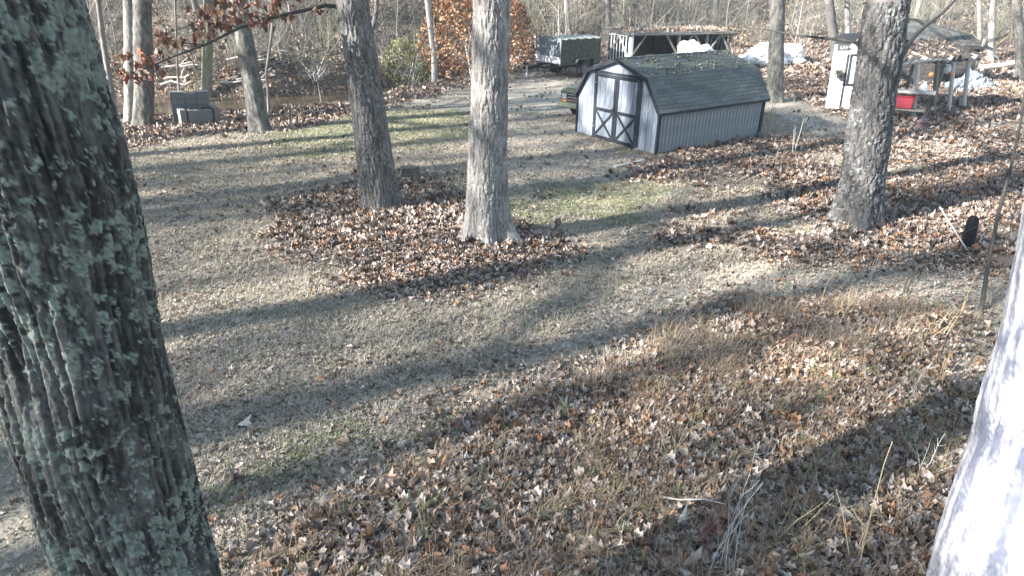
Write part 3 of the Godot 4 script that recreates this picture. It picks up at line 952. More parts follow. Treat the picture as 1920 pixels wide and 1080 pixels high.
func trailer() -> void:
	var p := Vector2(2.24, -29.85)
	var t := thing("cargo_trailer", "canvas covered utility trailer with pale front panel beside the pole barn", "trailer", on(p))
	var a := deg_to_rad(57.3)
	t.basis = Basis(Vector3(cos(a), 0, sin(a)), Vector3.UP, Vector3(-sin(a), 0, cos(a)))   # x across, z forward (to the hitch)
	# origin: near front corner; box spans x -1.85..0, z -2.5..0
	var w := 2.0
	var l := 2.35
	boxp(t, "box", Vector3(-w / 2, 0.78, -l / 2), Vector3(w, 0.36, l), M.army, 0.01)
	boxp(t, "front_board", Vector3(-w / 2, 0.80, 0.018), Vector3(w - 0.02, 0.30, 0.03), M.white_paint, 0.005)
	# the canvas cover: sagging top between bows
	var cv := MB.new()
	var bows := 5
	var ring := []
	var rows := 41
	for j in rows:
		var z := -l * j / (rows - 1)
		var sag := 0.05 * absf(sin(PI * bows * float(j) / (rows - 1)))
		var line := []
		for k in 13:
			var u := float(k) / 12
			var x := -w * u
			var y := 1.74 + 0.07 * sin(PI * u) - sag
			line.append(Vector3(x, y, z))
		ring.append(line)
	for j in rows - 1:
		for k in 12:
			cv.quad(ring[j][k], ring[j + 1][k], ring[j + 1][k + 1], ring[j][k + 1])
	var top := part(t, "canvas_top", cv.mesh(M.canvas_pale))
	var sd := MB.new()
	for s in 2:
		var x := 0.006 if s == 0 else -w - 0.006
		for j in rows - 1:
			var z0 := -l * j / (rows - 1)
			var z1 := -l * (j + 1) / (rows - 1)
			var s0 := 0.05 * absf(sin(PI * bows * float(j) / (rows - 1))) + 0.01
			var s1 := 0.05 * absf(sin(PI * bows * float(j + 1) / (rows - 1))) + 0.01
			var bu := 0.012 * sin(j * 1.3)
			var bu1 := 0.012 * sin((j + 1) * 1.3)
			sd.face_out([Vector3(x, 0.94, z0), Vector3(x, 0.94, z1), Vector3(x + bu1, 1.35, z1), Vector3(x + bu, 1.35, z0)], Vector3(-w / 2, 1.3, -l / 2))
			sd.face_out([Vector3(x + bu, 1.35, z0), Vector3(x + bu1, 1.35, z1), Vector3(x, 1.74 - s1, z1), Vector3(x, 1.74 - s0, z0)], Vector3(-w / 2, 1.3, -l / 2))
	part(t, "canvas_side", sd.mesh(M.camo))
	var fr := MB.new()
	for e in [0.0, -l]:
		var rr := []
		for k in 13:
			var u := float(k) / 12
			rr.append([Vector3(-w * u, 0.95, e + 0.01 * sin(k * 2.1)), Vector3(-w * u, 1.74 + 0.07 * sin(PI * u), e)])
		for k in 12:
			fr.face_out([rr[k][0], rr[k + 1][0], rr[k + 1][1], rr[k][1]], Vector3(-w / 2, 1.3, -l / 2))
	part(t, "canvas_end", fr.mesh(M.canvas_front))
	for x in [0.0, -w]:
		barp(t, "frame_rail", Vector3(x * 0.8 - 0.15, 0.52, -l), Vector3(x * 0.8 - 0.15, 0.52, 0.05), 0.09, M.black)
		boxp(t, "fender", Vector3(x + (0.12 if x == 0.0 else -0.12), 0.84, -l * 0.55), Vector3(0.26, 0.035, 0.95), M.army, 0.01)
		boxp(t, "fender", Vector3(x + (0.12 if x == 0.0 else -0.12), 0.74, -l * 0.55 + 0.50), Vector3(0.26, 0.2, 0.03), M.army, 0.008, Vector3(-0.5, 0, 0))
		boxp(t, "mud_flap", Vector3(x + (0.12 if x == 0.0 else -0.12), 0.62, -l * 0.55 - 0.50), Vector3(0.26, 0.42, 0.02), M.rubber, 0.005)
		wheel_on(t, Vector3(x + (0.12 if x == 0.0 else -0.12), 0.38, -l * 0.55), 0.38, 0.22)
	# tongue and jack
	for s in [-1, 1]:
		barp(t, "tongue", Vector3(-w / 2 + s * 0.55, 0.5, 0.0), Vector3(-w / 2, 0.5, 1.15), 0.08, M.black)
	tubep(t, "jack_post", [Vector3(-w / 2, 0.02, 1.2), Vector3(-w / 2, 0.62, 1.2)], 0.045, 0.045, M.pale_metal, 10)
	boxp(t, "jack_foot", Vector3(-w / 2, 0.02, 1.2), Vector3(0.18, 0.03, 0.18), M.metal)
	boxp(t, "jack_crank", Vector3(-w / 2 - 0.05, 0.66, 1.2), Vector3(0.26, 0.09, 0.12), M.black, 0.01)
	boxp(t, "step_light", Vector3(0.0, 0.62, 0.05), Vector3(0.12, 0.08, 0.04), M.lens, 0.01)

# ---------------------------------------------------------------- buildings at the back
func blob(seed_: int, r: Vector3, rough: float, m: Material, flat := true) -> ArrayMesh:
	var g := FastNoiseLite.new()
	g.seed = seed_
	g.frequency = 1.0
	var b := MB.new()
	var rows := 48
	var segs := 72
	for j in rows + 1:
		var ph := PI * j / rows
		for k in segs:
			var th := TAU * k / segs
			var d := Vector3(sin(ph) * cos(th), cos(ph), sin(ph) * sin(th))
			var fo := 1.0 + rough * (g.get_noise_3dv(d * 1.1) * 1.0 + (0.4 - absf(g.get_noise_3d(d.x * 3.0, d.y * 1.2, d.z * 3.0))) * 0.5 + g.get_noise_3dv(d * 6.0) * 0.08)
			var p := d * r * fo
			if flat: p.y = maxf(p.y + r.y * 0.35, 0.0)
			b.vert(p, Vector3.UP, Color.WHITE)
	for j in rows:
		for k in segs:
			var k2 := (k + 1) % segs
			var p := j * segs
			b.i.append_array([p + k, p + segs + k2, p + segs + k, p + k, p + k2, p + segs + k2])
	b.smooth()
	if b.n[(rows / 2) * segs].x < 0.0:
		for k in b.n.size(): b.n[k] = -b.n[k]
		for k in range(0, b.i.size(), 3):
			var x := b.i[k + 1]
			b.i[k + 1] = b.i[k + 2]; b.i[k + 2] = x
	return b.mesh(m)

func pole_barn() -> void:
	# local x runs along the open front, z towards the lawn
	var t := thing("pole_barn", "open fronted pole barn with braced posts and dark slatted walls behind the shed", "barn", Vector3(5.65, land(5.65, -31.0), -31.0), deg_to_rad(14))
	var ln := 5.35
	var dp := 2.6
	var hf := 1.92
	var hb := 1.72
	boxp(t, "roof", Vector3(ln / 2, hf + 0.04, -dp / 2), Vector3(ln + 0.5, 0.05, dp + 0.4), M.old_tin, 0.01, Vector3(0.06, 0, 0))
	for k in 26:
		boxp(t, "back_slat", Vector3(0.1 + ln * k / 25.5, hb / 2, -dp), Vector3(0.155, hb, 0.025), M["dark_wood%d" % (k % 3)], 0.004)
	boxp(t, "added_back_panel", Vector3(ln / 2, hb / 2, -dp - 0.04), Vector3(ln + 0.1, hb, 0.03), M.dark_wood1)  # solid panel added behind the slats to keep light from showing through
	boxp(t, "side_wall", Vector3(ln - 0.02, hb / 2, -dp / 2 - 0.2), Vector3(0.03, hb, dp - 0.5), M.dark_wood1)
	for k in 7:
		boxp(t, "end_slat", Vector3(0.0, hb / 2 + 0.15, -dp * (k + 0.35) / 7.0 - 0.1), Vector3(0.03, hb - 0.1, 0.11), M.white_paint, 0.004)
	for y in [0.55, 1.8]:
		barp(t, "end_rail", Vector3(-0.04, y, 0), Vector3(-0.04, y - 0.05, -dp), 0.09, M.white_paint, 0.03)
	barp(t, "end_brace", Vector3(-0.06, 0.75, -0.1), Vector3(-0.06, 1.75, -1.3), 0.09, M.white_paint, 0.03)
	barp(t, "end_brace", Vector3(-0.06, 1.75, -1.3), Vector3(-0.06, 0.9, -2.5), 0.09, M.white_paint, 0.03)
	var px := [0.0, 2.45, 3.95, ln]
	for k in 4:
		barp(t, "post", Vector3(px[k], -0.1, 0), Vector3(px[k] + (0.0 if k < 3 else -0.12), hf, 0), 0.13 if k else 0.15, M.white_paint if k == 0 else M.grey_wood)
		for s in [-1, 1]:
			if (k == 0 and s < 0) or (k == 3 and s > 0): continue
			barp(t, "knee_brace", Vector3(px[k] + s * 0.02, hf - 1.0, 0.06), Vector3(px[k] + s * 0.72, hf - 0.05, 0.06), 0.085, M.grey_wood, 0.05)
	barp(t, "front_beam", Vector3(-0.2, hf - 0.06, 0.03), Vector3(ln + 0.2, hf - 0.06, 0.03), 0.14, M.dark_wood0, 0.06)
	for x in [2.45, 3.95]:
		barp(t, "post", Vector3(x, 0, -dp + 0.1), Vector3(x, hb, -dp + 0.1), 0.12, M.dark_wood0)
	barp(t, "low_rail", Vector3(-0.1, 0.75, 0.12), Vector3(2.4, 0.68, 0.12), 0.08, M.pale_wood, 0.04)
	for k in 4:
		var x := ln - 0.95 + 0.22 * k
		tubep(t, "hay_rack_pipe", [Vector3(x, 0.2, -0.5), Vector3(x, 1.25, -0.45), Vector3(x + 0.05, 1.62, -0.4), Vector3(x + 0.2, 1.82, -0.35), Vector3(x + 0.45, 1.88, -0.3)], 0.025, 0.025, M.teal_metal, 7)
	# leaves and twigs fallen on the roof
	var xf := []
	var co := []
	for k in 500:
		xf.append(Transform3D(Basis.from_euler(Vector3(rng.randf_range(-0.5, 0.5), rng.randf() * TAU, rng.randf_range(-0.5, 0.5))).scaled(Vector3.ONE * rng.randf_range(0.12, 0.2)), Vector3(rng.randf_range(-0.2, ln + 0.2), hf + 0.09, rng.randf_range(-dp, 0.15))))
		co.append(leaf_color())
	multi(t, "roof_leaves", leaf_mesh(19, 3, 1.4, M.leaf), xf, co)
	# what is kept in it
	solo("covered_machine", blob(5, Vector3(0.85, 0.55, 0.5), 0.75, M.tarp_white), t.transform * Vector3(3.15, 0.62, 0.15), "bright white plastic tarp draped over machinery in the pole barn", "tarp", "")
	var mc := thing("garden_tractor", "dark low machine standing under the white tarp in the pole barn", "machine", t.transform * Vector3(3.1, 0, 0.1))
	boxp(mc, "body", Vector3(0, 0.5, 0), Vector3(1.3, 0.3, 0.6), M.dark_wood1, 0.04)
	for x in [-0.45, 0.5]:
		for z in [-0.3, 0.3]:
			wheel_on(mc, Vector3(x, 0.28, z), 0.28, 0.16)
	var dr := MB.new()
	dr.lathe(Transform3D.IDENTITY, [Vector2(0, 0), Vector2(0.29, 0), Vector2(0.3, 0.05), Vector2(0.285, 0.3), Vector2(0.3, 0.32), Vector2(0.285, 0.6), Vector2(0.3, 0.85), Vector2(0.28, 0.88), Vector2(0, 0.87)], 20)
	solo("drum", dr.mesh(M.brown_paint), t.transform * Vector3(1.55, 0, -0.9), "brown drum standing inside the pole barn left of its middle post", "drum")
	var cr := thing("wood_crate", "weathered slatted crate inside the pole barn beside the drum", "crate", t.transform * Vector3(1.05, 0, -1.5), 0.4)
	for k in 5:
		boxp(cr, "slat", Vector3(0, 0.08 + 0.15 * k, 0.3), Vector3(0.8, 0.11, 0.03), M.grey_wood)
		boxp(cr, "slat", Vector3(0, 0.08 + 0.15 * k, -0.3), Vector3(0.8, 0.11, 0.03), M.grey_wood)
		boxp(cr, "slat", Vector3(0.4, 0.08 + 0.15 * k, 0.0), Vector3(0.03, 0.11, 0.58), M.grey_wood)
		boxp(cr, "slat", Vector3(-0.4, 0.08 + 0.15 * k, 0.0), Vector3(0.03, 0.11, 0.58), M.grey_wood)

func tarps() -> void:
	var a := on(Vector2(14.07, -36.16))
	solo("white_tarp", blob(12, Vector3(1.15, 0.7, 0.9), 0.6, M.tarp_white), a, "bright white tarp heap on the leaves left of the bare trunk", "tarp")
	var b := on(Vector2(15.51, -36.18))
	solo("white_tarp", blob(13, Vector3(0.75, 0.65, 0.7), 0.6, M.tarp_white), b + Vector3(0.1, 0, -0.3), "smaller white tarp heap showing right of the bare trunk behind the shed", "tarp")

func booth() -> void:
	# a tall white cabin with its door towards lower left; its right side stands behind the oak
	var p := Vector2(11.04, -22.10)
	var a := deg_to_rad(36.0)
	var t := thing("white_privy", "tall narrow white outhouse with dark framed door pane and wreath", "outhouse", on(p))
	# x runs along the front from the far left corner towards the camera, z out of the front
	t.basis = Basis(Vector3(cos(a), 0, sin(a)), Vector3.UP, Vector3(-sin(a), 0, cos(a))) * Basis(Vector3.BACK, deg_to_rad(3.5))   # the cabin leans a little
	var w := 1.75
	var d := 1.3
	var h := 2.28
	var co := MB.new()
	co.prism(Transform3D(Basis.IDENTITY, Vector3(0, 0.02, -d)), PackedVector2Array([Vector2(0, 0), Vector2(w, 0), Vector2(w, h), Vector2(0, h)]), d)
	part(t, "wall", co.mesh(M.white_dirty))
	boxp(t, "roof", Vector3(w / 2, h + 0.06, -d / 2 + 0.06), Vector3(w + 0.22, 0.06, d + 0.3), M.black_felt, 0.01, Vector3(0.06, 0, 0))
	boxp(t, "skid", Vector3(w / 2, 0.0, -d / 2), Vector3(w + 0.04, 0.10, d + 0.04), M.dark_wood0)
	var dx := 0.52
	var dw := w - dx - 0.06
	var door := boxp(t, "door", Vector3(dx + dw / 2, 0.10 + 0.95, 0.02), Vector3(dw, 1.86, 0.035), M.white_paint, 0.006)
	# dark strip and the frame round the pane
	boxp(t, "door_edge", Vector3(dx - 0.05, 0.95, 0.018), Vector3(0.07, 1.75, 0.03), M.trim, 0.004)
	var fy := 0.27
	var fh := 1.02
	boxp(door, "pane", Vector3(0.02, fy, 0.022), Vector3(dw - 0.16, fh - 0.1, 0.012), M.pane_white, 0.002)
	for s in [-1, 1]:
		boxp(door, "pane_frame", Vector3(0.0 + s * (dw / 2 - 0.05), fy, 0.028), Vector3(0.075, fh, 0.024), M.trim, 0.004)
		boxp(door, "pane_frame", Vector3(0.0, fy + s * (fh / 2 - 0.035), 0.028), Vector3(dw - 0.18, 0.075, 0.022), M.trim, 0.004)
	for y in [0.02, -0.10]:
		var kb := MB.new()
		kb.lathe(Transform3D(Basis(Vector3.RIGHT, PI / 2), Vector3.ZERO), [Vector2(0.02, 0.0), Vector2(0.02, 0.03), Vector2(0.045, 0.04), Vector2(0.045, 0.07), Vector2(0.0, 0.08)], 12)
		part(t, "door_knob", kb.mesh(M.black), Transform3D(Basis.IDENTITY, Vector3(dx - 0.05, 0.98 + y, 0.035)))
	# the small dark plate up in the corner, with two pale letters
	var pl := boxp(t, "name_plate", Vector3(0.30, 2.04, 0.012), Vector3(0.42, 0.20, 0.02), M.plate, 0.003)
	var tm := TextMesh.new()
	var sf := SystemFont.new()
	sf.font_names = PackedStringArray(["Droid Sans"])
	tm.font = sf
	tm.text = "LAV"
	tm.font_size = 40
	tm.pixel_size = 0.0036
	tm.depth = 0.006
	tm.material = M.white_paint
	part(pl, "lettering", tm, Transform3D(Basis.IDENTITY, Vector3(0, 0, 0.012)))
	# the wreath on the pane: a ring of red and green sprigs
	var wr := solo("wreath", null, Vector3.ZERO, "red and dark green wreath hanging on the white outhouse door", "wreath")
	var wb := MB.new()
	var g := RandomNumberGenerator.new()
	g.seed = 8
	for k in 130:
		var an := g.randf() * TAU
		var q := Vector3(cos(an) * 0.17, sin(an) * 0.2, 0.0) + Vector3(g.randf_range(-1, 1), g.randf_range(-1, 1), g.randf_range(0, 1)) * 0.05
		var dd := Vector3(g.randf_range(-1, 1), g.randf_range(-1, 1), g.randf_range(-0.2, 1)).normalized() * 0.07
		wb.tube([q, q + dd], [0.014, 0.002], 4, Color(0.34, 0.05, 0.06) if an > 3.3 and g.randf() < 0.7 else (Color(0.06, 0.09, 0.05) if g.randf() < 0.7 else Color(0.3, 0.27, 0.25)), false)
	wr.mesh = wb.mesh(M.plain_vc)
	wr.transform = t.transform * Transform3D(Basis.IDENTITY, Vector3(dx + dw / 2 + 0.05, 1.24, 0.08))
	var hp := thing("hanging_plant", "small dark hanging plant on the left of the white outhouse front", "plant")
	var hb := MB.new()
	for k in 40:
		var an := g.randf() * TAU
		var q := Vector3(g.randf_range(-0.05, 0.05), 0.0, g.randf_range(0, 0.05))
		hb.tube([q, q + Vector3(cos(an) * 0.1, g.randf_range(0.0, 0.12), 0.05), q + Vector3(cos(an) * 0.19, g.randf_range(-0.1, 0.1), 0.08)], [0.012, 0.012, 0.002], 4, Color(0.07, 0.12, 0.06) if g.randf() < 0.8 else Color(0.25, 0.1, 0.1), false)
	part(hp, "leaves", hb.mesh(M.plain_vc))
	var pb := MB.new()
	pb.lathe(Transform3D.IDENTITY, [Vector2(0, -0.16), Vector2(0.07, -0.16), Vector2(0.1, 0.0), Vector2(0.08, 0.0), Vector2(0, -0.02)], 12)
	part(hp, "pot", pb.mesh(M.dark_wood1), Transform3D(Basis.IDENTITY, Vector3(0, 0, 0.05)))
	tubep(hp, "hanger", [Vector3(0, 0, 0.06), Vector3(0, 0.3, 0.05), Vector3(0.02, 0.62, 0.03)], 0.008, 0.008, M.black, 5)
	hp.transform = t.transform * Transform3D(Basis.IDENTITY, Vector3(0.31, 1.22, 0.07))
	var st := solo("step_block", null, on(Vector2(11.85, -23.81)), "white block on the ground left of the outhouse", "block")
	var sb := MB.new()
	sb.box(Transform3D.IDENTITY, Vector3(0.45, 0.12, 0.2), Color.WHITE, 0.01)
	st.mesh = sb.mesh(M.white_paint)
	st.position.y += 0.06

func work_shelter() -> void:
	var t := thing("work_shelter", "rickety open work shelter of pale poles with leaf covered roof", "shelter", on(Vector2(12.92, -20.05)))
	var o := t.position
	var ps := [on(Vector2(12.92, -20.05)), on(Vector2(14.15, -20.99)), on(Vector2(14.99, -21.48)), on(Vector2(15.78, -21.90))]
	var tops := [1.80, 1.68, 1.68, 1.60]
	for k in 4:
		tubep(t, "pole", [ps[k] - o - Vector3(0, 0.05, 0), ps[k] - o + Vector3(-0.18, tops[k] * 0.5, 0.02), ps[k] - o + Vector3(-0.34, tops[k], 0)], 0.085 if k == 0 else 0.065, 0.065, M.bleached if k != 1 else M.grey_wood, 8)
	var bk := [Vector3(-1.4, 0, -1.1), Vector3(0.9, 0, -2.2), Vector3(2.5, 0, -3.0)]
	for k in 3:
		tubep(t, "pole", [bk[k], bk[k] + Vector3(0, 1.8, 0)], 0.06, 0.05, M.grey_wood, 7)
	tubep(t, "front_beam", [Vector3(-1.7, 1.74, 0.75), ps[0] - o + Vector3(-0.2, 1.83, 0.0), ps[2] - o + Vector3(-0.2, 1.72, 0.0), ps[3] - o + Vector3(0.1, 1.64, -0.1)], 0.06, 0.05, M.pale_wood, 7)
	# roof sheet: uneven boards with leaves on them
	var e0 := Vector3(-1.6, 1.86, 0.75)
	var e1: Vector3 = ps[3] - o + Vector3(0.15, 1.70, -0.1)
	for k in 14:
		var f := (k + 0.5) / 14.0
		var a := e0.lerp(e1, f)
		var bdir := Vector3(-0.55, 0.30 + 0.03 * sin(k * 2.0), -1.0)
		barp(t, "roof_board", a + Vector3(0, 0.02 * (k % 2), 0.1), a + bdir * 1.35 + Vector3(0, 0.015 * (k % 3), 0), 0.23, M["dark_wood%d" % (k % 3)] if k % 4 else M.pale_wood, 0.025)
	var xf := []
	var co := []
	for k in 420:
		var a := e0.lerp(e1, rng.randf())
		var q := rng.randf()
		xf.append(Transform3D(Basis.from_euler(Vector3(rng.randf_range(-0.6, 0.6), rng.randf() * TAU, rng.randf_range(-0.6, 0.6))).scaled(Vector3.ONE * rng.randf_range(0.11, 0.19)), a + Vector3(-0.55, 0.30, -1.0) * q * 1.3 + Vector3(0, 0.07, 0)))
		co.append(leaf_color() * 1.25)
	multi(t, "roof_leaves", leaf_mesh(21, 3, 1.4, M.leaf), xf, co)
	# bench with a red bin under it
	var tb := thing("work_bench", "pale topped rough work bench under the pole shelter", "bench", o + Vector3(-0.55, 0, -0.15), deg_to_rad(-33))
	boxp(tb, "top", Vector3(0.1, 0.92, 0), Vector3(1.7, 0.06, 0.62), M.pale_wood, 0.008)
	boxp(tb, "shelf", Vector3(0.1, 0.38, 0), Vector3(1.6, 0.05, 0.55), M.grey_wood, 0.008)
	for x in [-0.65, 0.85]:
		for z in [-0.25, 0.25]:
			boxp(tb, "leg", Vector3(x, 0.45, z), Vector3(0.09, 0.9, 0.09), M.dark_wood1)
	var bn := thing("red_bin", "red plastic bin on the low shelf of the work bench", "bin", tb.position + tb.basis * Vector3(0.05, 0.41, 0.06), tb.rotation.y)
	boxp(bn, "body", Vector3(0, 0.18, 0), Vector3(0.78, 0.36, 0.40), M.red, 0.03)
	boxp(bn, "rim", Vector3(0, 0.375, 0), Vector3(0.82, 0.03, 0.44), M.red_dark, 0.01)
	# clutter on and over the bench
	var jug := MB.new()
	jug.lathe(Transform3D.IDENTITY, [Vector2(0, 0), Vector2(0.09, 0.0), Vector2(0.1, 0.04), Vector2(0.1, 0.17), Vector2(0.05, 0.25), Vector2(0.035, 0.3), Vector2(0.0, 0.3)], 14)
	var jm := jug.mesh(M.white_paint)
	var jl := ["white jug standing at the left end of the work bench top", "white jug standing at the right end of the work bench top"]
	for k in 2:
		solo("jug", jm, tb.position + tb.basis * Vector3(-0.5 + 1.1 * k, 0.95, 0.05), jl[k], "jug")
	solo("hanging_jug", jm, ps[2] - Vector3(0.45, -1.25, 0.0), "white jug hanging from the shelter beam between the middle poles", "jug")
	var bo := SphereMesh.new()
	bo.radius = 0.075; bo.height = 0.15; bo.material = M.orange
	var bl := ["orange ball float hanging from the shelter beam by the first pole", "orange ball float hanging from the shelter beam by the second pole"]
	for k in 2:
		var f := thing("hanging_float", bl[k], "float", ps[k] + Vector3(0.18, 1.42 - 0.1 * k, 0.0))
		part(f, "ball", bo)
		tubep(f, "cord", [Vector3(0, 0.07, 0), Vector3(-0.02, 0.3, 0)], 0.006, 0.006, M.black, 4)
	# the old shack behind
	var s := thing("old_shack", "weathered plank shack with sagging shingled roof behind the work shelter", "shack", Vector3(16.2, land(16.2, -29.0), -29.0), deg_to_rad(-8))
	var wd := 4.3
	for k in 9:
		boxp(s, "wall_plank", Vector3(wd / 2 + 0.1, 0.11 + 0.2 * k, 0.0), Vector3(wd - 0.3 + 0.06 * sin(k * 3.0), 0.185, 0.03), M["dark_wood%d" % (k % 3)], 0.004, Vector3(0, 0, 0.006 * sin(k * 2.2)))
		boxp(s, "wall_plank", Vector3(wd, 0.11 + 0.2 * k, -1.2), Vector3(0.03, 0.185, 2.35), M["dark_wood%d" % ((k + 1) % 3)], 0.004)
	for x in [0.1, wd - 0.04]:
		boxp(s, "corner_post", Vector3(x, 0.95, 0.03), Vector3(0.1, 1.9, 0.08), M.grey_wood)
	# roof rows, drooping to the right
	for r in 11:
		for k in 12:
			var f := (k + 0.5) / 12.0
			var dr := 0.75 * f * f
			var y := 1.75 + 0.085 * r - dr * (0.35 + 0.065 * r)
			boxp(s, "roof_shingle", Vector3(-0.25 + (wd + 0.6) * f, y + rng.randf_range(-0.012, 0.012), 0.28 - 0.20 * r), Vector3(0.405, 0.02, 0.30), M["dark_wood%d" % (rng.randi() % 3)] if rng.randf() < 0.7 else M.shingle1, 0.0, Vector3(0.42, 0, -0.28 * f))
	barp(s, "roof_edge_board", Vector3(-0.3, 1.72, 0.40), Vector3(2.1, 1.60, 0.42), 0.15, M.dark_wood2, 0.03)
	# bags at the right end
	var bags := [[1793, 166, 0.42, 0.30, "lower pale plastic bag heaped at the shelter's right end"], [1815, 158, 0.44, 0.40, "tallest pale plastic bag in the middle of the heap by the shelter"], [1836, 163, 0.36, 0.28, "blue-white plastic bag rightmost of the heap by the shelter"]]
	var bp := [on(Vector2(18.60, -26.51)), on(Vector2(19.93, -27.76)), on(Vector2(19.99, -27.13))]
	for k in 3:
		solo("plastic_bag", blob(30 + k, Vector3(bags[k][2], bags[k][3], bags[k][2] * 0.9), 0.7, M.bag), bp[k], bags[k][4], "bag", "bags by the work shelter")
	# clay chimney pot in front
	var u := MB.new()
	u.lathe(Transform3D.IDENTITY, [Vector2(0.0, 0.0), Vector2(0.17, 0.0), Vector2(0.175, 0.05), Vector2(0.13, 0.16), Vector2(0.12, 0.22), Vector2(0.155, 0.27), Vector2(0.165, 0.30), Vector2(0.13, 0.31), Vector2(0.12, 0.34), Vector2(0.1, 0.36), Vector2(0.0, 0.355)], 22)
	solo("clay_urn", u.mesh(M.clay), on(Vector2(12.17, -18.40)), "small purple-brown clay urn on the leaves before the work shelter", "urn")

func fire_pit() -> void:
	var t := thing("block_fireplace", "stepped fireplace of grey concrete blocks at the wood edge", "fireplace", on(Vector2(-9.98, -19.05)), deg_to_rad(40))
	t.basis = Basis(Vector3.BACK, -0.07) * t.basis * Basis.from_scale(Vector3(0.9, 0.92, 0.85))   # settled a little to one side
	# local x to the right, z towards the camera
	var blk := []
	for k in 3:
		var b := MB.new()
		var bw := 0.39
		b.box(Transform3D.IDENTITY, Vector3(bw, 0.19, 0.19), Color.WHITE, 0.008)
		blk.append(b.mesh(M["block%d" % k]))
	# two cored blocks seen from above: webs and walls
	for r in 5:
		for k in 3:
			if r % 2 == 1 and k == 2: pass
			var x := -0.05 + 0.40 * k + (0.0 if r % 2 == 0 else 0.0)
			part(t, "block", blk[(r * 2 + k) % 3], Transform3D(Basis(Vector3.UP, rng.randf_range(-0.02, 0.02)), Vector3(x + rng.randf_range(-0.006, 0.006), 0.095 + 0.198 * r, -0.62 + rng.randf_range(-0.008, 0.008))))
	for sd in 2:
		for r in 3:
			for k in 2:
				var x := -0.14 if sd == 0 else 0.94
				if sd == 1 and r == 2 and k == 1: pass
				part(t, "block", blk[(r + k + sd) % 3], Transform3D(Basis(Vector3.UP, PI / 2 + rng.randf_range(-0.02, 0.02)), Vector3(x + rng.randf_range(-0.006, 0.006), 0.095 + 0.198 * r, -0.30 + 0.40 * k)))
	for r in 3:
		part(t, "block", blk[r % 3], Transform3D(Basis.IDENTITY, Vector3(0.21, 0.085 + 0.185 * r, 0.16)))
		part(t, "block", blk[(r + 1) % 3], Transform3D(Basis.IDENTITY, Vector3(0.60, 0.085 + 0.185 * r, 0.155)))
	for x in [-0.05, 0.75]:
		var cp := MB.new()
		cp.box(Transform3D.IDENTITY, Vector3(0.39, 0.05, 0.20), Color.WHITE, 0.008)
		part(t, "cap_stone", cp.mesh(M.block_pale), Transform3D(Basis(Vector3.UP, 0.02), Vector3(x, 1.02, -0.62)))
	# charred sticks lying in the hearth
	for k in 5:
		var g := RandomNumberGenerator.new()
		g.seed = 60 + k
		tubep(t, "charred_stick", [Vector3(0.02 + 0.14 * k, 0.45, -0.32), Vector3(0.1 + 0.15 * k + g.randf_range(-0.1, 0.1), 0.53, -0.1), Vector3(0.12 + 0.16 * k, 0.59 + 0.03 * (k % 2), 0.22)], 0.03, 0.02, M.char, 7)

# ---------------------------------------------------------------- everything
func _ready() -> void:
	rng.seed = 20251110
	# camera
	var cam := Camera3D.new()
	cam.name = "camera"
	cam.fov = 50.54
	cam.near = 0.05
	cam.far = 600.0
	add_child(cam)
	cam.position = Vector3(0, 3.8, 0)
	cam.rotation.x = deg_to_rad(-26.08)
	cam.current = true
	# sky and exposure
	var sky_mat := ProceduralSkyMaterial.new()
	sky_mat.sky_top_color = Color(0.53, 0.62, 0.73)
	sky_mat.sky_horizon_color = Color(0.85, 0.89, 0.91)
	sky_mat.sky_curve = 0.12
	sky_mat.ground_bottom_color = Color(0.25, 0.23, 0.2)
	sky_mat.ground_horizon_color = Color(0.6, 0.62, 0.62)
	sky_mat.sun_angle_max = 1.0
	var sky := Sky.new()
	sky.sky_material = sky_mat
	var env := Environment.new()
	env.background_mode = Environment.BG_SKY
	env.sky = sky
	env.background_energy_multiplier = 0.47
	env.tonemap_mode = Environment.TONE_MAPPER_LINEAR
	env.tonemap_exposure = 5.7
	env.fog_enabled = true
	env.fog_density = 0.0011
	env.fog_light_color = Color(0.80, 0.85, 0.88)
	env.sdfgi_enabled = true
	env.ssao_enabled = true
	env.ssil_enabled = true
	var we := WorldEnvironment.new()
	we.name = "environment"
	we.environment = env
	add_child(we)
	# the sun, low on the left and a little behind the camera
	var sun := DirectionalLight3D.new()
	sun.name = "sun"
	sun.light_energy = 1.6
	sun.light_color = Color(1.0, 0.965, 0.935)
	sun.light_angular_distance = 0.9
	sun.shadow_enabled = true
	add_child(sun)
	var az := deg_to_rad(66.0)
	var el := deg_to_rad(27.0)
	sun.basis = Basis.looking_at(Vector3(sin(az) * cos(el), -sin(el), -cos(az) * cos(el)))

	n_fur.seed = 3; n_fur.frequency = 1.0; n_fur.fractal_octaves = 2
	n_med.seed = 5; n_med.frequency = 0.25; n_med.fractal_octaves = 3
	n_lo.seed = 9; n_lo.frequency = 0.01; n_lo.fractal_octaves = 3
	make_materials()

	# the land and the trees that stand in view
	var gr := ground()
	var wm := MB.new()
	wm.quad(Vector3(-70, -0.52, -16), Vector3(-70, -0.52, -48), Vector3(1, -0.52, -48), Vector3(1, -0.52, -16))
	var wtr := MeshInstance3D.new()
	wtr.name = "creek_water"
	wtr.mesh = wm.mesh(M.water)
	add_child(wtr)
	wtr.set_meta("kind", "structure")
	wtr.set_meta("label", "still brown creek water lying between the yard's edge and the far bank")
	make_crowns()
	oaks()
	wood_trees()
	shade_trees()
	# buildings, vehicles and their clutter
	shed()
	pickup()
	trailer()
	pole_barn()
	tarps()
	booth()
	work_shelter()
	fire_pit()
	# undergrowth, shrubs and small things
	shrubs()
	small_things()
	scatter_undergrowth()
	scatter_grass()
	scatter_leaves(gr)

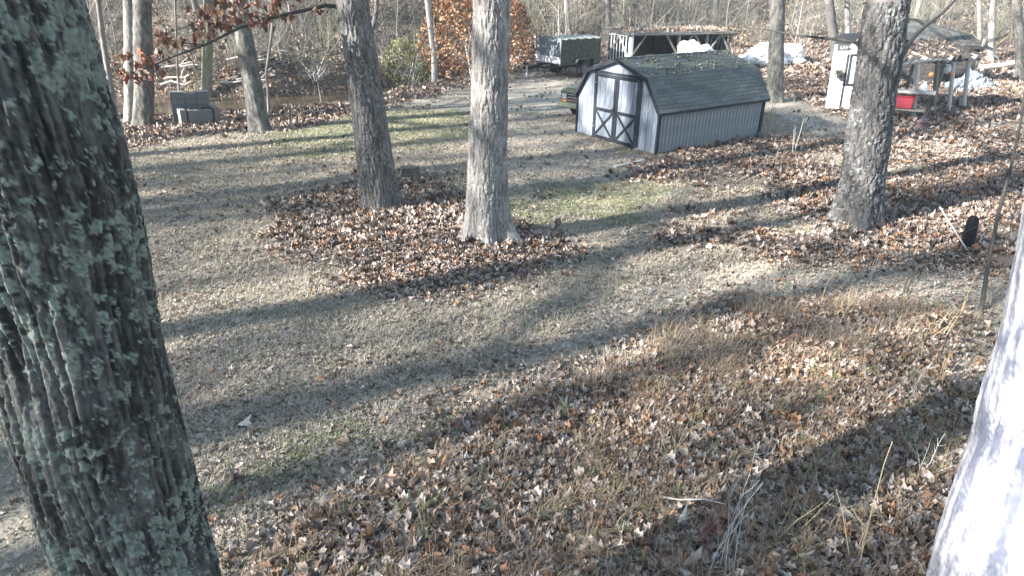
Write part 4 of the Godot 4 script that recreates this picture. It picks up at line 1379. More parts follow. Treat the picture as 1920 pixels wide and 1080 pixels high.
func make_materials() -> void:
	var m := mat("soil", 1.0, 1.0, 1.0, 0.95, 0.4, Vector3(1.1, 1.1, 1.1), 0.9)
	m.uv1_world_triplanar = true
	m.albedo_texture = noise_tex("soil_grain", 0.045, 0.62, 1.0, 21)
	mat("bark", 1.0, 1.0, 1.0, 0.92, 0.3, Vector3(5.0, 2.0, 5.0), 1.1)
	M.bark.albedo_color = Color.WHITE
	M.soil.albedo_color = Color.WHITE
	mat("leaf", 1.0, 1.0, 1.0, 0.62, 0.0, Vector3.ONE, 0.0)
	M.leaf.backlight_enabled = true
	M.leaf.backlight = Color(0.25, 0.22, 0.18)
	mat("blade", 1.0, 1.0, 1.0, 0.7, 0.0, Vector3.ONE, 0.0)
	mat("twig", 1.0, 1.0, 1.0, 0.85, 0.0, Vector3.ONE, 0.0)
	mat("plain_vc", 1.0, 1.0, 1.0, 0.8, 0.0, Vector3.ONE, 0.0)
	for k in 3:
		var f: float = [1.0, 0.93, 1.05][k]
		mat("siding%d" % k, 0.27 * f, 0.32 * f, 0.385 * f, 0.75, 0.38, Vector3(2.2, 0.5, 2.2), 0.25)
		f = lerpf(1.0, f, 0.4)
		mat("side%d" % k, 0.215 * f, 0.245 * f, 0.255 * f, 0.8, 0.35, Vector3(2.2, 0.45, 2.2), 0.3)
		mat("dark_wood%d" % k, 0.06 * f, 0.058 * f, 0.054 * f, 0.9, 0.5, Vector3(1, 4, 4), 0.7)
		mat("block%d" % k, 0.17 * f, 0.18 * f, 0.17 * f, 0.95, 0.35, Vector3(4, 4, 4), 0.8)
	mat("water", 0.07, 0.06, 0.04, 0.12, 0.0, Vector3(0.5, 0.5, 0.5), 0.06)
	mat("siding", 0.26, 0.305, 0.365, 0.75, 0.2, Vector3(3, 0.6, 3), 0.25)
	mat("trim", 0.018, 0.024, 0.036, 0.75, 0.3, Vector3(2, 2, 2), 0.3)
	mat("old_wood", 0.12, 0.11, 0.1, 0.9, 0.5, Vector3(2, 2, 2), 0.6)
	mat("grey_wood", 0.22, 0.225, 0.19, 0.9, 0.5, Vector3(4, 1, 4), 0.6)
	mat("pale_wood", 0.45, 0.44, 0.40, 0.85, 0.4, Vector3(4, 1, 4), 0.5)
	mat("roof_deck", 0.06, 0.065, 0.07, 0.9, 0.4)
	for k in 4:
		var f: float = [1.0, 0.85, 1.15, 0.93][k]
		mat("shingle%d" % k, 0.112 * f, 0.132 * f, 0.126 * f, 0.95, 0.5, Vector3(5, 5, 5), 0.8)
	for k in 2:
		mat("mossy%d" % k, [0.12, 0.16][k], [0.14, 0.175][k], [0.115, 0.145][k], 0.95, 0.6, Vector3(6, 6, 6), 0.8)
	mat("metal", 0.2, 0.2, 0.21, 0.5, 0.3, Vector3.ONE, 0.2, 0.7)
	mat("pale_metal", 0.5, 0.52, 0.54, 0.5, 0.2, Vector3.ONE, 0.2, 0.4)
	mat("teal_metal", 0.22, 0.30, 0.31, 0.6, 0.3, Vector3.ONE, 0.2, 0.2)
	mat("rim", 0.12, 0.125, 0.12, 0.6, 0.3, Vector3.ONE, 0.2, 0.3)
	mat("rubber", 0.02, 0.02, 0.021, 0.85, 0.3)
	mat("black", 0.008, 0.009, 0.011, 0.9, 0.2)
	mat("black_felt", 0.03, 0.032, 0.036, 0.9, 0.3)
	mat("green_paint", 0.065, 0.085, 0.06, 0.38, 0.3, Vector3(1, 1, 1), 0.1)
	mat("green_bumper", 0.12, 0.15, 0.11, 0.45, 0.3, Vector3(1, 1, 1), 0.1)
	mat("chrome_dull", 0.2, 0.22, 0.2, 0.4, 0.2, Vector3.ONE, 0.1, 0.6)
	mat("lens", 0.32, 0.35, 0.36, 0.15, 0.1, Vector3.ONE, 0.0)
	mat("amber", 0.45, 0.2, 0.04, 0.2, 0.1, Vector3.ONE, 0.0)
	mat("dark_glass", 0.02, 0.025, 0.03, 0.08, 0.0, Vector3.ONE, 0.0)
	mat("white_paint", 0.72, 0.75, 0.76, 0.6, 0.15, Vector3.ONE, 0.2)
	mat("white_dirty", 0.62, 0.67, 0.68, 0.65, 0.3, Vector3(0.8, 0.8, 0.8), 0.25)
	mat("pane_white", 0.66, 0.72, 0.76, 0.25, 0.2, Vector3.ONE, 0.1)
	mat("plate", 0.055, 0.075, 0.075, 0.5, 0.3)
	mat("army", 0.055, 0.065, 0.05, 0.7, 0.4)
	mat("canvas_pale", 0.28, 0.31, 0.28, 0.9, 0.45, Vector3(1.4, 1.4, 1.4), 0.6)
	mat("canvas_front", 0.21, 0.25, 0.27, 0.85, 0.45, Vector3(0.9, 0.9, 0.9), 0.6)
	mat("camo", 1.0, 1.0, 1.0, 0.9, 0.0, Vector3(0.9, 0.9, 0.9), 0.6)
	var ct := noise_tex("camo", 0.010, 0, 1, 33)
	var g := Gradient.new()
	g.interpolation_mode = Gradient.GRADIENT_INTERPOLATE_CONSTANT
	g.offsets = PackedFloat32Array([0.0, 0.42, 0.56])
	g.colors = PackedColorArray([lin(0.045, 0.05, 0.04), lin(0.065, 0.075, 0.055), lin(0.09, 0.085, 0.065)])
	ct.color_ramp = g
	M.camo.albedo_texture = ct
	M.camo.albedo_color = Color.WHITE
	mat("tarp_white", 0.86, 0.87, 0.88, 0.35, 0.06, Vector3.ONE, 0.4)
	mat("bag", 0.19, 0.225, 0.26, 0.3, 0.3, Vector3(2, 2, 2), 0.8)
	mat("old_tin", 0.12, 0.12, 0.11, 0.6, 0.5, Vector3.ONE, 0.4)
	mat("brown_paint", 0.16, 0.11, 0.08, 0.7, 0.5)
	mat("red", 0.30, 0.03, 0.05, 0.45, 0.15, Vector3.ONE, 0.1)
	mat("red_dark", 0.30, 0.03, 0.045, 0.5, 0.15, Vector3.ONE, 0.1)
	mat("orange", 0.5, 0.2, 0.06, 0.5, 0.1, Vector3.ONE, 0.1)
	mat("clay", 0.14, 0.095, 0.10, 0.85, 0.3)
	mat("block_pale", 0.36, 0.37, 0.35, 0.95, 0.3, Vector3(4, 4, 4), 0.8)
	mat("char", 0.02, 0.02, 0.02, 0.95, 0.3)
	mat("stone", 0.50, 0.49, 0.46, 0.9, 0.35, Vector3(2, 2, 2), 0.8)
	mat("bleached", 0.55, 0.54, 0.50, 0.85, 0.3, Vector3(3, 3, 3), 0.4)
	mat("straw", 0.46, 0.39, 0.24, 0.75, 0.2)
	mat("red_stem", 0.26, 0.09, 0.10, 0.7, 0.2)
	mat("green_stem", 0.27, 0.30, 0.24, 0.7, 0.2)

func oaks() -> void:
	var t: Node3D
	# the near trunk on the left, crusted with lichen
	var a := [Vector3(-1.42, 0, -1.50), Vector3(-1.50, 0.8, -1.62), Vector3(-1.568, 1.555, -1.796), Vector3(-1.628, 2.127, -1.909), Vector3(-1.645, 2.644, -1.995), Vector3(-1.650, 3.142, -2.072), Vector3(-1.665, 3.414, -2.093), Vector3(-1.70, 3.8, -2.15), Vector3(-1.76, 4.5, -2.22)]
	t = tree("massive dark lichen covered oak trunk nearest the camera on the left", a, 0.255, 0.29, 360, 640, {"furrow": 17.0, "amp": 0.020, "stretch": 0.05, "lumps": 0.1, "col": Color(0.016, 0.018, 0.018), "col2": Color(0.10, 0.105, 0.097), "lichen": 0.13, "lichen_q": 16.0, "lichen_col": Color(0.20, 0.245, 0.21), "seed": 1, "flare": 0.4}, 0)
	# the near trunk at the right edge; bluish shadow streaks painted into its bark colours
	a = [Vector3(2.200, 0, -1.62), Vector3(2.310, 0.6, -1.84), Vector3(2.420, 1.2, -2.05), Vector3(2.570, 1.9, -2.29), Vector3(2.620, 2.4, -2.43), Vector3(2.650, 2.9, -2.56), Vector3(2.690, 3.6, -2.7), Vector3(2.740, 4.4, -2.8)]
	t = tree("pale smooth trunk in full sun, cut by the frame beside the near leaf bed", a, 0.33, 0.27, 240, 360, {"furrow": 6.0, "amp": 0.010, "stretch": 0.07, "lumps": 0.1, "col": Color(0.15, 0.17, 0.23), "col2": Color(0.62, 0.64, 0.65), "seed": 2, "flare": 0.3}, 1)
	# the two oaks in the leaf pile
	t = tree("grey oak leaning left, in the leaf pile behind the upright oak", [Vector3(-2.51, 0.00, -11.23), Vector3(-2.53, 0.65, -11.23), Vector3(-2.56, 1.44, -11.23), Vector3(-2.59, 2.28, -11.23), Vector3(-2.63, 2.98, -11.23), Vector3(-2.66, 3.64, -11.23)], 0.335, 0.255, 170, 420, {"furrow": 13.0, "amp": 0.022, "stretch": 0.14, "col": Color(0.075, 0.075, 0.073), "col2": Color(0.21, 0.207, 0.20), "seed": 3, "flare": 0.42, "lichen": 0.42, "lichen_col": Color(0.30, 0.33, 0.30)}, 2)
	leafy_branch(t)
	t = tree("upright pale grey oak with flared foot in the middle of the yard", [Vector3(-0.39, 0.00, -9.47), Vector3(-0.39, 0.70, -9.47), Vector3(-0.38, 1.40, -9.47), Vector3(-0.34, 2.21, -9.47), Vector3(-0.31, 2.96, -9.47), Vector3(-0.29, 3.67, -9.47)], 0.31, 0.255, 180, 460, {"furrow": 13.0, "amp": 0.018, "stretch": 0.16, "col": Color(0.15, 0.148, 0.14), "col2": Color(0.34, 0.335, 0.32), "seed": 4, "flare": 0.85, "lichen": 0.5, "lichen_col": Color(0.42, 0.43, 0.40)}, 3)
	t = tree("stout rough oak standing right of the shed before the outhouse", [Vector3(6.25, 0.00, -10.52), Vector3(6.19, 0.75, -10.52), Vector3(6.08, 1.68, -10.52), Vector3(5.99, 2.46, -10.52), Vector3(5.92, 3.11, -10.52), Vector3(5.85, 3.65, -10.52)], 0.335, 0.315, 180, 460, {"furrow": 10.0, "amp": 0.026, "stretch": 0.25, "col": Color(0.055, 0.055, 0.057), "col2": Color(0.14, 0.14, 0.138), "seed": 5, "flare": 0.8, "lichen": 0.4, "lichen_col": Color(0.27, 0.30, 0.29)}, 0)  # bark colours darkened to stand in for the dappled shade on this oak
	var o := t.position
	tubep(t, "branch", [Vector3(6.348, 2.615, -10.776) - o, Vector3(6.700, 2.761, -11.182) - o, Vector3(7.203, 3.064, -11.776) - o, Vector3(7.529, 3.207, -12.068) - o, Vector3(7.951, 3.392, -12.381) - o, Vector3(8.444, 3.710, -12.760) - o], 0.05, 0.022, M.dark_wood1, 8)
	tubep(t, "branch", [Vector3(7.510, 3.199, -12.064) - o, Vector3(7.460, 3.290, -12.220) - o, Vector3(7.374, 3.317, -12.456) - o, Vector3(7.238, 3.349, -12.583) - o], 0.026, 0.012, M.dark_wood1, 6)
	tubep(t, "branch", [Vector3(6.182, 2.951, -11.163) - o, Vector3(5.817, 2.997, -11.854) - o, Vector3(5.526, 2.999, -12.523) - o, Vector3(5.035, 3.084, -13.010) - o, Vector3(4.538, 3.108, -13.690) - o], 0.03, 0.008, M.dark_wood1, 6)

func leafy_branch(t: Node3D) -> void:
	var o := t.position
	var br := tubep(t, "branch", [Vector3(-2.865, 3.506, -12.103) - o, Vector3(-3.243, 3.550, -11.680) - o, Vector3(-3.566, 3.464, -11.192) - o, Vector3(-3.881, 3.385, -10.708) - o, Vector3(-4.191, 3.269, -10.206) - o, Vector3(-4.524, 3.065, -9.661) - o, Vector3(-4.829, 2.939, -9.265) - o, Vector3(-5.127, 2.799, -8.974) - o], 0.04, 0.008, M.dark_wood1, 7)
	tubep(br, "twig", [Vector3(-3.881, 3.385, -10.708) - o, Vector3(-3.917, 3.511, -10.658) - o, Vector3(-4.112, 3.612, -10.596) - o], 0.014, 0.005, M.dark_wood1, 5)
	tubep(br, "twig", [Vector3(-4.191, 3.269, -10.206) - o, Vector3(-4.383, 3.331, -10.013) - o, Vector3(-4.653, 3.371, -9.922) - o, Vector3(-4.917, 3.270, -9.761) - o, Vector3(-5.192, 3.192, -9.723) - o], 0.012, 0.004, M.dark_wood1, 5)
	tubep(br, "twig", [Vector3(-4.524, 3.065, -9.661) - o, Vector3(-4.731, 3.109, -9.460) - o, Vector3(-4.923, 3.144, -9.476) - o], 0.010, 0.004, M.dark_wood1, 5)
	var spots := [[Vector3(-4.494, 3.357, -9.915), 26, 0.24], [Vector3(-4.602, 3.221, -9.737), 10, 0.16], [Vector3(-4.431, 3.493, -10.204), 9, 0.16], [Vector3(-4.238, 3.483, -10.534), 10, 0.2], [Vector3(-3.900, 3.434, -10.621), 14, 0.22], [Vector3(-3.671, 3.580, -11.026), 10, 0.22], [Vector3(-4.052, 3.293, -10.329), 6, 0.1], [Vector3(-5.135, 3.185, -9.608), 8, 0.14], [Vector3(-4.846, 3.123, -9.466), 8, 0.14], [Vector3(-5.186, 2.799, -8.974), 18, 0.22], [Vector3(-5.074, 2.909, -9.139), 8, 0.14], [Vector3(-4.390, 3.727, -10.319), 12, 0.3], [Vector3(-3.364, 3.539, -11.451), 4, 0.12]]
	var ms := [leaf_mesh(61, 3, 1.3, null), leaf_mesh(62, 4, 2.0, null), leaf_mesh(63, 3, 0.8, null)]
	var tones := []
	for c in [Color(0.24, 0.09, 0.06), Color(0.17, 0.07, 0.055), Color(0.31, 0.165, 0.085), Color(0.40, 0.28, 0.18), Color(0.12, 0.065, 0.05)]:
		var m: StandardMaterial3D = M.leaf.duplicate()
		m.albedo_color = c.linear_to_srgb()
		m.resource_name = "red_leaf"
		tones.append(m)
	for s in spots:
		for k in int(s[1] * 1.6):
			var p: Vector3 = s[0] - o + Vector3(rng.randf_range(-1, 1), rng.randf_range(-1, 0.8), rng.randf_range(-1, 1)) * float(s[2])
			var bas := Basis.from_euler(Vector3(rng.randf_range(0.2, 1.5), rng.randf() * TAU, rng.randf_range(-0.7, 0.7)))
			var l := part(br, "leaf", ms[rng.randi() % 3], Transform3D(bas.scaled(Vector3.ONE * rng.randf_range(0.09, 0.17)), p))
			l.material_override = tones[rng.randi() % 5]

func wood_trees() -> void:
	var g1 := {"furrow": 9.0, "amp": 0.014, "col": Color(0.065, 0.067, 0.062), "col2": Color(0.19, 0.19, 0.175), "flare": 0.3, "seed": 6}
	var dk := {"furrow": 9.0, "amp": 0.014, "col": Color(0.085, 0.085, 0.085), "col2": Color(0.13, 0.13, 0.125), "flare": 0.3, "seed": 7}
	var pl := {"furrow": 9.0, "amp": 0.006, "col": Color(0.38, 0.38, 0.355), "col2": Color(0.15, 0.15, 0.14), "flare": 0.2, "seed": 8}
	var thin := {"furrow": 14.0, "amp": 0.004, "col": Color(0.17, 0.165, 0.155), "col2": Color(0.25, 0.24, 0.22), "flare": 0.2, "seed": 9, "name": "slender_tree"}
	tree("tree with grey bark leaning left, just right of the block fireplace", [Vector3(-7.51, 0.00, -18.40), Vector3(-7.51, 0.86, -18.40), Vector3(-7.50, 1.89, -18.40), Vector3(-7.48, 2.87, -18.40), Vector3(-7.46, 3.54, -18.40)], 0.29, 0.21, 44, 110, g1, 1)
	tree("pale sided trunk, left one of the close pair left of the fireplace", [Vector3(-11.81, 0.00, -19.20), Vector3(-11.49, 1.20, -19.20), Vector3(-11.17, 2.40, -19.20), Vector3(-10.89, 3.53, -19.20)], 0.18, 0.165, 36, 90, pl, 2)
	tree("darker thicker trunk, right one of the close pair left of the fireplace", [Vector3(-11.25, 0.00, -18.87), Vector3(-10.90, 1.25, -18.87), Vector3(-10.62, 2.42, -18.87), Vector3(-10.35, 3.53, -18.87)], 0.27, 0.23, 40, 100, g1, 3)
	tree("mossy trunk rising from the bank right behind the block fireplace", [Vector3(-13.70, -0.29, -28.28), Vector3(-13.34, 0.87, -28.28), Vector3(-13.01, 2.16, -28.28), Vector3(-12.74, 3.40, -28.28)], 0.22, 0.19, 32, 80, {"furrow": 9.0, "amp": 0.014, "col": Color(0.17, 0.18, 0.13), "col2": Color(0.24, 0.25, 0.17), "flare": 0.5, "seed": 10, "lichen": 0.2, "lichen_col": Color(0.14, 0.19, 0.07)}, 0)
	tree("thin straight sapling trunk at the left corner of the fireplace", [Vector3(-14.66, -0.74, -27.70), Vector3(-14.38, 0.71, -27.70), Vector3(-14.12, 1.99, -27.70), Vector3(-13.84, 3.41, -27.70)], 0.05, 0.04, 12, 50, thin, 1)
	tree("slender dark tree leaning left beside the lichen covered trunk", [Vector3(-11.48, 0.00, -17.96), Vector3(-11.37, 0.93, -17.96), Vector3(-11.27, 1.80, -17.96), Vector3(-11.17, 2.62, -17.96), Vector3(-11.02, 3.54, -17.96)], 0.085, 0.06, 14, 50, thin, 2)
	tree("thin crooked sapling right of the leaning tree by the fireplace", [Vector3(-8.18, 0.00, -20.99), Vector3(-8.05, 0.96, -20.99), Vector3(-8.04, 1.29, -20.99), Vector3(-7.78, 2.11, -20.99), Vector3(-7.57, 2.82, -20.99), Vector3(-7.48, 3.50, -20.99)], 0.05, 0.035, 12, 60, thin, 3)
	tree("white barked young tree before the orange leaved thicket", [Vector3(-3.51, 0.00, -28.94), Vector3(-3.47, 1.02, -28.94), Vector3(-3.55, 2.12, -28.94), Vector3(-3.64, 3.39, -28.94)], 0.135, 0.11, 24, 70, {"furrow": 9.0, "amp": 0.005, "col": Color(0.52, 0.52, 0.50), "col2": Color(0.38, 0.37, 0.35), "flare": 0.2, "seed": 11}, 0)
	tree("forked grey tree showing just right of the leaning pile oak", [Vector3(-7.35, 0.95, -33.54), Vector3(-7.12, 1.85, -33.54), Vector3(-6.86, 2.60, -33.54), Vector3(-6.73, 3.32, -33.54)], 0.14, 0.10, 20, 60, g1, 1)
	tree("pale topped trunk in the wood above the trailer's canvas", [Vector3(3.61, 1.22, -41.33), Vector3(3.48, 2.01, -41.33), Vector3(3.33, 3.21, -41.33)], 0.17, 0.14, 22, 50, pl, 2)
	tree("dark upright trunk in the wood above the pole barn's white end", [Vector3(6.12, 1.26, -41.60), Vector3(6.04, 2.00, -41.60), Vector3(5.92, 3.21, -41.60)], 0.20, 0.17, 22, 50, dk, 3)
	tree("straight grey trunk standing right behind the shed's far end", [Vector3(9.94, 0.00, -23.81), Vector3(9.74, 1.14, -23.81), Vector3(9.54, 2.42, -23.81), Vector3(9.36, 3.46, -23.81)], 0.285, 0.25, 44, 120, g1, 0)
	tree("dark trunk rising behind the left edge of the outhouse roof", [Vector3(17.30, 0.00, -34.08), Vector3(16.85, 1.05, -34.08), Vector3(16.45, 2.08, -34.08), Vector3(16.00, 3.32, -34.08)], 0.25, 0.21, 24, 60, dk, 1)
	tree("pale slim trunk showing above the outhouse roof", [Vector3(19.26, 0.24, -37.13), Vector3(18.96, 1.37, -37.13), Vector3(18.44, 3.27, -37.13)], 0.15, 0.13, 22, 50, pl, 2)
	tree("white trunk in the sun right of the old shack", [Vector3(27.40, 0.19, -37.09), Vector3(27.02, 1.37, -37.09), Vector3(26.45, 3.27, -37.09)], 0.17, 0.14, 22, 50, pl, 3)
	tree("paler thin trunk between the old shack and the white trunk", [Vector3(28.73, 0.75, -40.19), Vector3(28.36, 1.77, -40.19), Vector3(27.83, 3.23, -40.19)], 0.14, 0.12, 20, 40, pl, 0)
	tree("rough trunk at the frame edge beyond the white fallen log", [Vector3(23.75, 0.00, -29.85), Vector3(23.11, 1.62, -29.85), Vector3(22.32, 3.38, -29.85)], 0.2, 0.17, 24, 60, g1, 1)
	# many more up the hill, all alike
	var protos := []
	for k in 5:
		var pts := [Vector3(0, 0, 0), Vector3(rng.randf_range(-0.15, 0.15), 2.0, 0), Vector3(rng.randf_range(-0.3, 0.3), 4.5, rng.randf_range(-0.2, 0.2)), Vector3(rng.randf_range(-0.4, 0.4), 7.0, 0)]
		protos.append([trunk_mesh(pts, 0.2, 0.15, 18, 60, [g1, dk, g1, pl, dk][k]), pts])
	var done := 0
	var pr := RandomNumberGenerator.new()
	pr.seed = 77
	var spots := []
	while done < 95:
		var d := 26.0 + 50.0 * pow(pr.randf(), 0.8)
		var x := pr.randf_range(-0.95, 0.95) * d
		var s := d - wood_edge(x)
		if s < 7.0 or (x < -2.0 and s < 11.5) or (x > 0.0 and x < 17.0 and d < 38.0): continue
		var ok := true
		for q in spots:
			if Vector2(x, d).distance_to(q) < 1.6: ok = false
		if not ok: continue
		spots.append(Vector2(x, d))
		var k: int = [0, 1, 2, 4, 0, 2, 1, 3][pr.randi() % 8]
		var t := thing("forest_tree", "bare %s trunk among many alike in the wood on the hill" % ["grey", "dark", "mid grey", "pale", "blackish"][k], "tree", Vector3(x, land(x, -d) - 0.05, -d), pr.randf() * TAU, "bare trees on the wooded hill")
		var sc := pr.randf_range(0.45, 1.3)
		part(t, "trunk", protos[k][0], Transform3D(Basis.from_scale(Vector3(sc, 1, sc)), Vector3.ZERO))
		crown_on(t, protos[k][1][3], Vector3(0, 1, 0.03), 0.16 * sc, pr.randf() * TAU, done)
		done += 1
	# whippy saplings, which branch low
	var sap := []
	for k in 4:
		var b := MB.new()
		var g := RandomNumberGenerator.new()
		g.seed = 300 + k
		grow(b, Vector3.ZERO, Vector3(g.randf_range(-0.15, 0.15), 1, 0).normalized(), 5.5, 0.035, 0, g, [Color(0.2, 0.19, 0.17), Color(0.33, 0.31, 0.28), Color(0.15, 0.14, 0.13), Color(0.27, 0.25, 0.22)][k], {"depth": 2, "kids": [14, 5, 0]})
		sap.append(b.mesh(M.twig))
	done = 0
	while done < 130:
		var d := 19.0 + 36.0 * pr.randf()
		var x := pr.randf_range(-0.95, 0.95) * d
		var s := d - wood_edge(x)
		if s < 2.5 or (x < -3.0 and s > 4.0 and s < 11.0) or (x > 0.0 and x < 17.5 and d < 36.5): continue
		var kind: int = pr.randi() % 4
		var t := solo("sapling", sap[kind], Vector3(x, land(x, -d) - 0.03, -d), "thin bare %s sapling among many alike in the brush at the wood edge" % ["grey-brown", "pale", "dark", "tan"][kind], "sapling", "bare saplings in the brush")
		t.rotation.y = pr.randf() * TAU
		t.scale = Vector3.ONE * pr.randf_range(0.6, 1.3)
		done += 1

func shade_trees() -> void:
	# the rest of the grove, left of and behind the camera; their crowns shade the yard, some given leaves to deepen that shade
	var o := {"furrow": 9.0, "amp": 0.014, "col": Color(0.17, 0.17, 0.165), "col2": Color(0.26, 0.255, 0.24), "flare": 0.3, "seed": 12}
	var pts := [Vector3(0, 0, 0), Vector3(0.1, 2.0, 0), Vector3(0.2, 4.5, 0.1), Vector3(0.25, 7.0, 0)]
	var tm := trunk_mesh(pts, 0.30, 0.24, 24, 60, o)
	var at := [Vector2(-25.4, -2.9), Vector2(-24.9, -6.7), Vector2(-33.4, -1.3), Vector2(-13.1, -2.5), Vector2(-22.7, 7.9), Vector2(-20.9, -12.6), Vector2(-27.6, -12.9), Vector2(-25.6, -18.1), Vector2(-32.6, 0.4), Vector2(-15.8, 8.8), Vector2(-16.5, -12.4), Vector2(-18.5, 12.6), Vector2(-30.5, -19.2), Vector2(-36.1, 7.4), Vector2(-36.7, 10.9), Vector2(-15.6, -7.9), Vector2(-27.9, 11.1), Vector2(-15.9, 1.2), Vector2(-24.6, 3.7), Vector2(-34.9, 5.1), Vector2(-23.6, 5.9)]
	for k in at.size():
		var t := thing("grove_tree", "tall bare oak standing outside the picture to the left", "tree", Vector3(at[k].x, land(at[k].x, at[k].y) - 0.05, at[k].y), k * 1.3, "bare oaks left of the yard")
		part(t, "trunk", tm)
		crown_on(t, pts[3], Vector3(0.05, 1, 0.03), 0.27, k * 2.1, k, k in [0, 1, 2, 6, 12, 16])

func shrubs() -> void:
	# thickets that keep their leaves
	var st := bush_mesh(90, 9, 3.0, 0.022, 0.7, M.twig, [6, 4])
	var defs := [
		["beech_thicket", "orange leaved thicket behind the white barked young tree", Vector2(-1.76, -30.23), 5600, 2.3, 4.8, [Color(0.44, 0.22, 0.10), Color(0.38, 0.18, 0.08), Color(0.50, 0.33, 0.18), Color(0.28, 0.13, 0.07), Color(0.36, 0.28, 0.15)], 0.16, 0.35],
		["beech_thicket", "russet thicket showing between the upright oak and the trailer", Vector2(0.06, -34.57), 2400, 1.1, 3.4, [Color(0.34, 0.13, 0.06), Color(0.30, 0.18, 0.10), Color(0.22, 0.09, 0.05)], 0.13, 0.3],
		["green_bush", "pale green leaved bush left of the orange thicket", Vector2(-5.30, -32.42), 2600, 1.4, 2.8, [Color(0.22, 0.30, 0.10), Color(0.30, 0.34, 0.16), Color(0.38, 0.30, 0.14)], 0.10, 0.3],
		["bramble_bush", "low greenish bramble on the bank right of the leaning tree", Vector2(-9.20, -29.83), 500, 1.3, 1.3, [Color(0.15, 0.21, 0.08), Color(0.20, 0.22, 0.11), Color(0.24, 0.20, 0.12)], 0.09, 0.3]]
	for d in defs:
		var p := on(d[2])
		var t := thing(d[0], d[1], "bush", p)
		part(t, "stems", st, Transform3D(Basis.from_scale(Vector3(d[4] / 1.5, d[5] / 3.2, d[4] / 1.5)), Vector3.ZERO))
		var xf := []
		var co := []
		for k in int(d[3]):
			var h := pow(rng.randf(), 0.75)
			var an := rng.randf() * TAU
			var r: float = d[4] * sqrt(rng.randf()) * (0.55 + 0.6 * sin(PI * clampf(h * 0.85 + 0.15, 0, 1)))
			var q := Vector3(cos(an) * r, 0.12 + d[5] * h * (1.0 - 0.25 * r / d[4]), sin(an) * r)
			if n_med.get_noise_3d(q.x * 4.0 + p.x, q.y * 4.0, q.z * 4.0) < -0.12: continue
			xf.append(Transform3D(Basis.from_euler(Vector3(rng.randf_range(-1.2, 1.2), rng.randf() * TAU, rng.randf_range(-1, 1))).scaled(Vector3.ONE * float(d[7]) * rng.randf_range(0.7, 1.4)), q))
			var c: Color = d[6][rng.randi() % d[6].size()]
			co.append(c * rng.randf_range(0.8, 1.15))
		multi(t, "leaves", leaf_mesh(70, 2, 0.9, M.leaf), xf, co)

func stem_thing(called: String, label: String, cat: String, at: Vector3, n: int, h: float, r: float, lean: Vector3, spread: float, m: Material, seed_: int, twigs := 3, group := "") -> Node3D:
	var g := RandomNumberGenerator.new()
	g.seed = seed_
	var t := thing(called, label, cat, at, 0.0, group)
	for k in n:
		var hh := h * g.randf_range(0.65, 1.1)
		var d := (Vector3.UP + lean + Vector3(g.randf_range(-1, 1), 0, g.randf_range(-1, 1)) * spread).normalized()
		var p0 := Vector3(g.randf_range(-1, 1), 0, g.randf_range(-1, 1)) * 0.05 * (n - 1) * 0.5
		var pts := [p0]
		for j in 6:
			d = (d + Vector3(g.randf_range(-1, 1), g.randf_range(-0.7, 0.4), g.randf_range(-1, 1)) * 0.10 + lean * 0.06).normalized()
			pts.append(pts[-1] + d * hh / 6.0)
		var b := MB.new()
		var rad := []
		for j in 7: rad.append(r * (1.0 - 0.11 * j))
		b.tube(pts, rad, 5)
		for q in twigs:
			var j := 2 + g.randi() % 4
			var sd := Vector3(g.randf_range(-1, 1), g.randf_range(0.1, 0.8), g.randf_range(-1, 1)).normalized()
			b.tube([pts[j], pts[j] + sd * hh * 0.10, pts[j] + sd * hh * 0.17 + Vector3(0, hh * 0.03, 0)], [r * 0.5, r * 0.4, r * 0.2], 4)
		part(t, "stem", b.mesh(m))
	return t

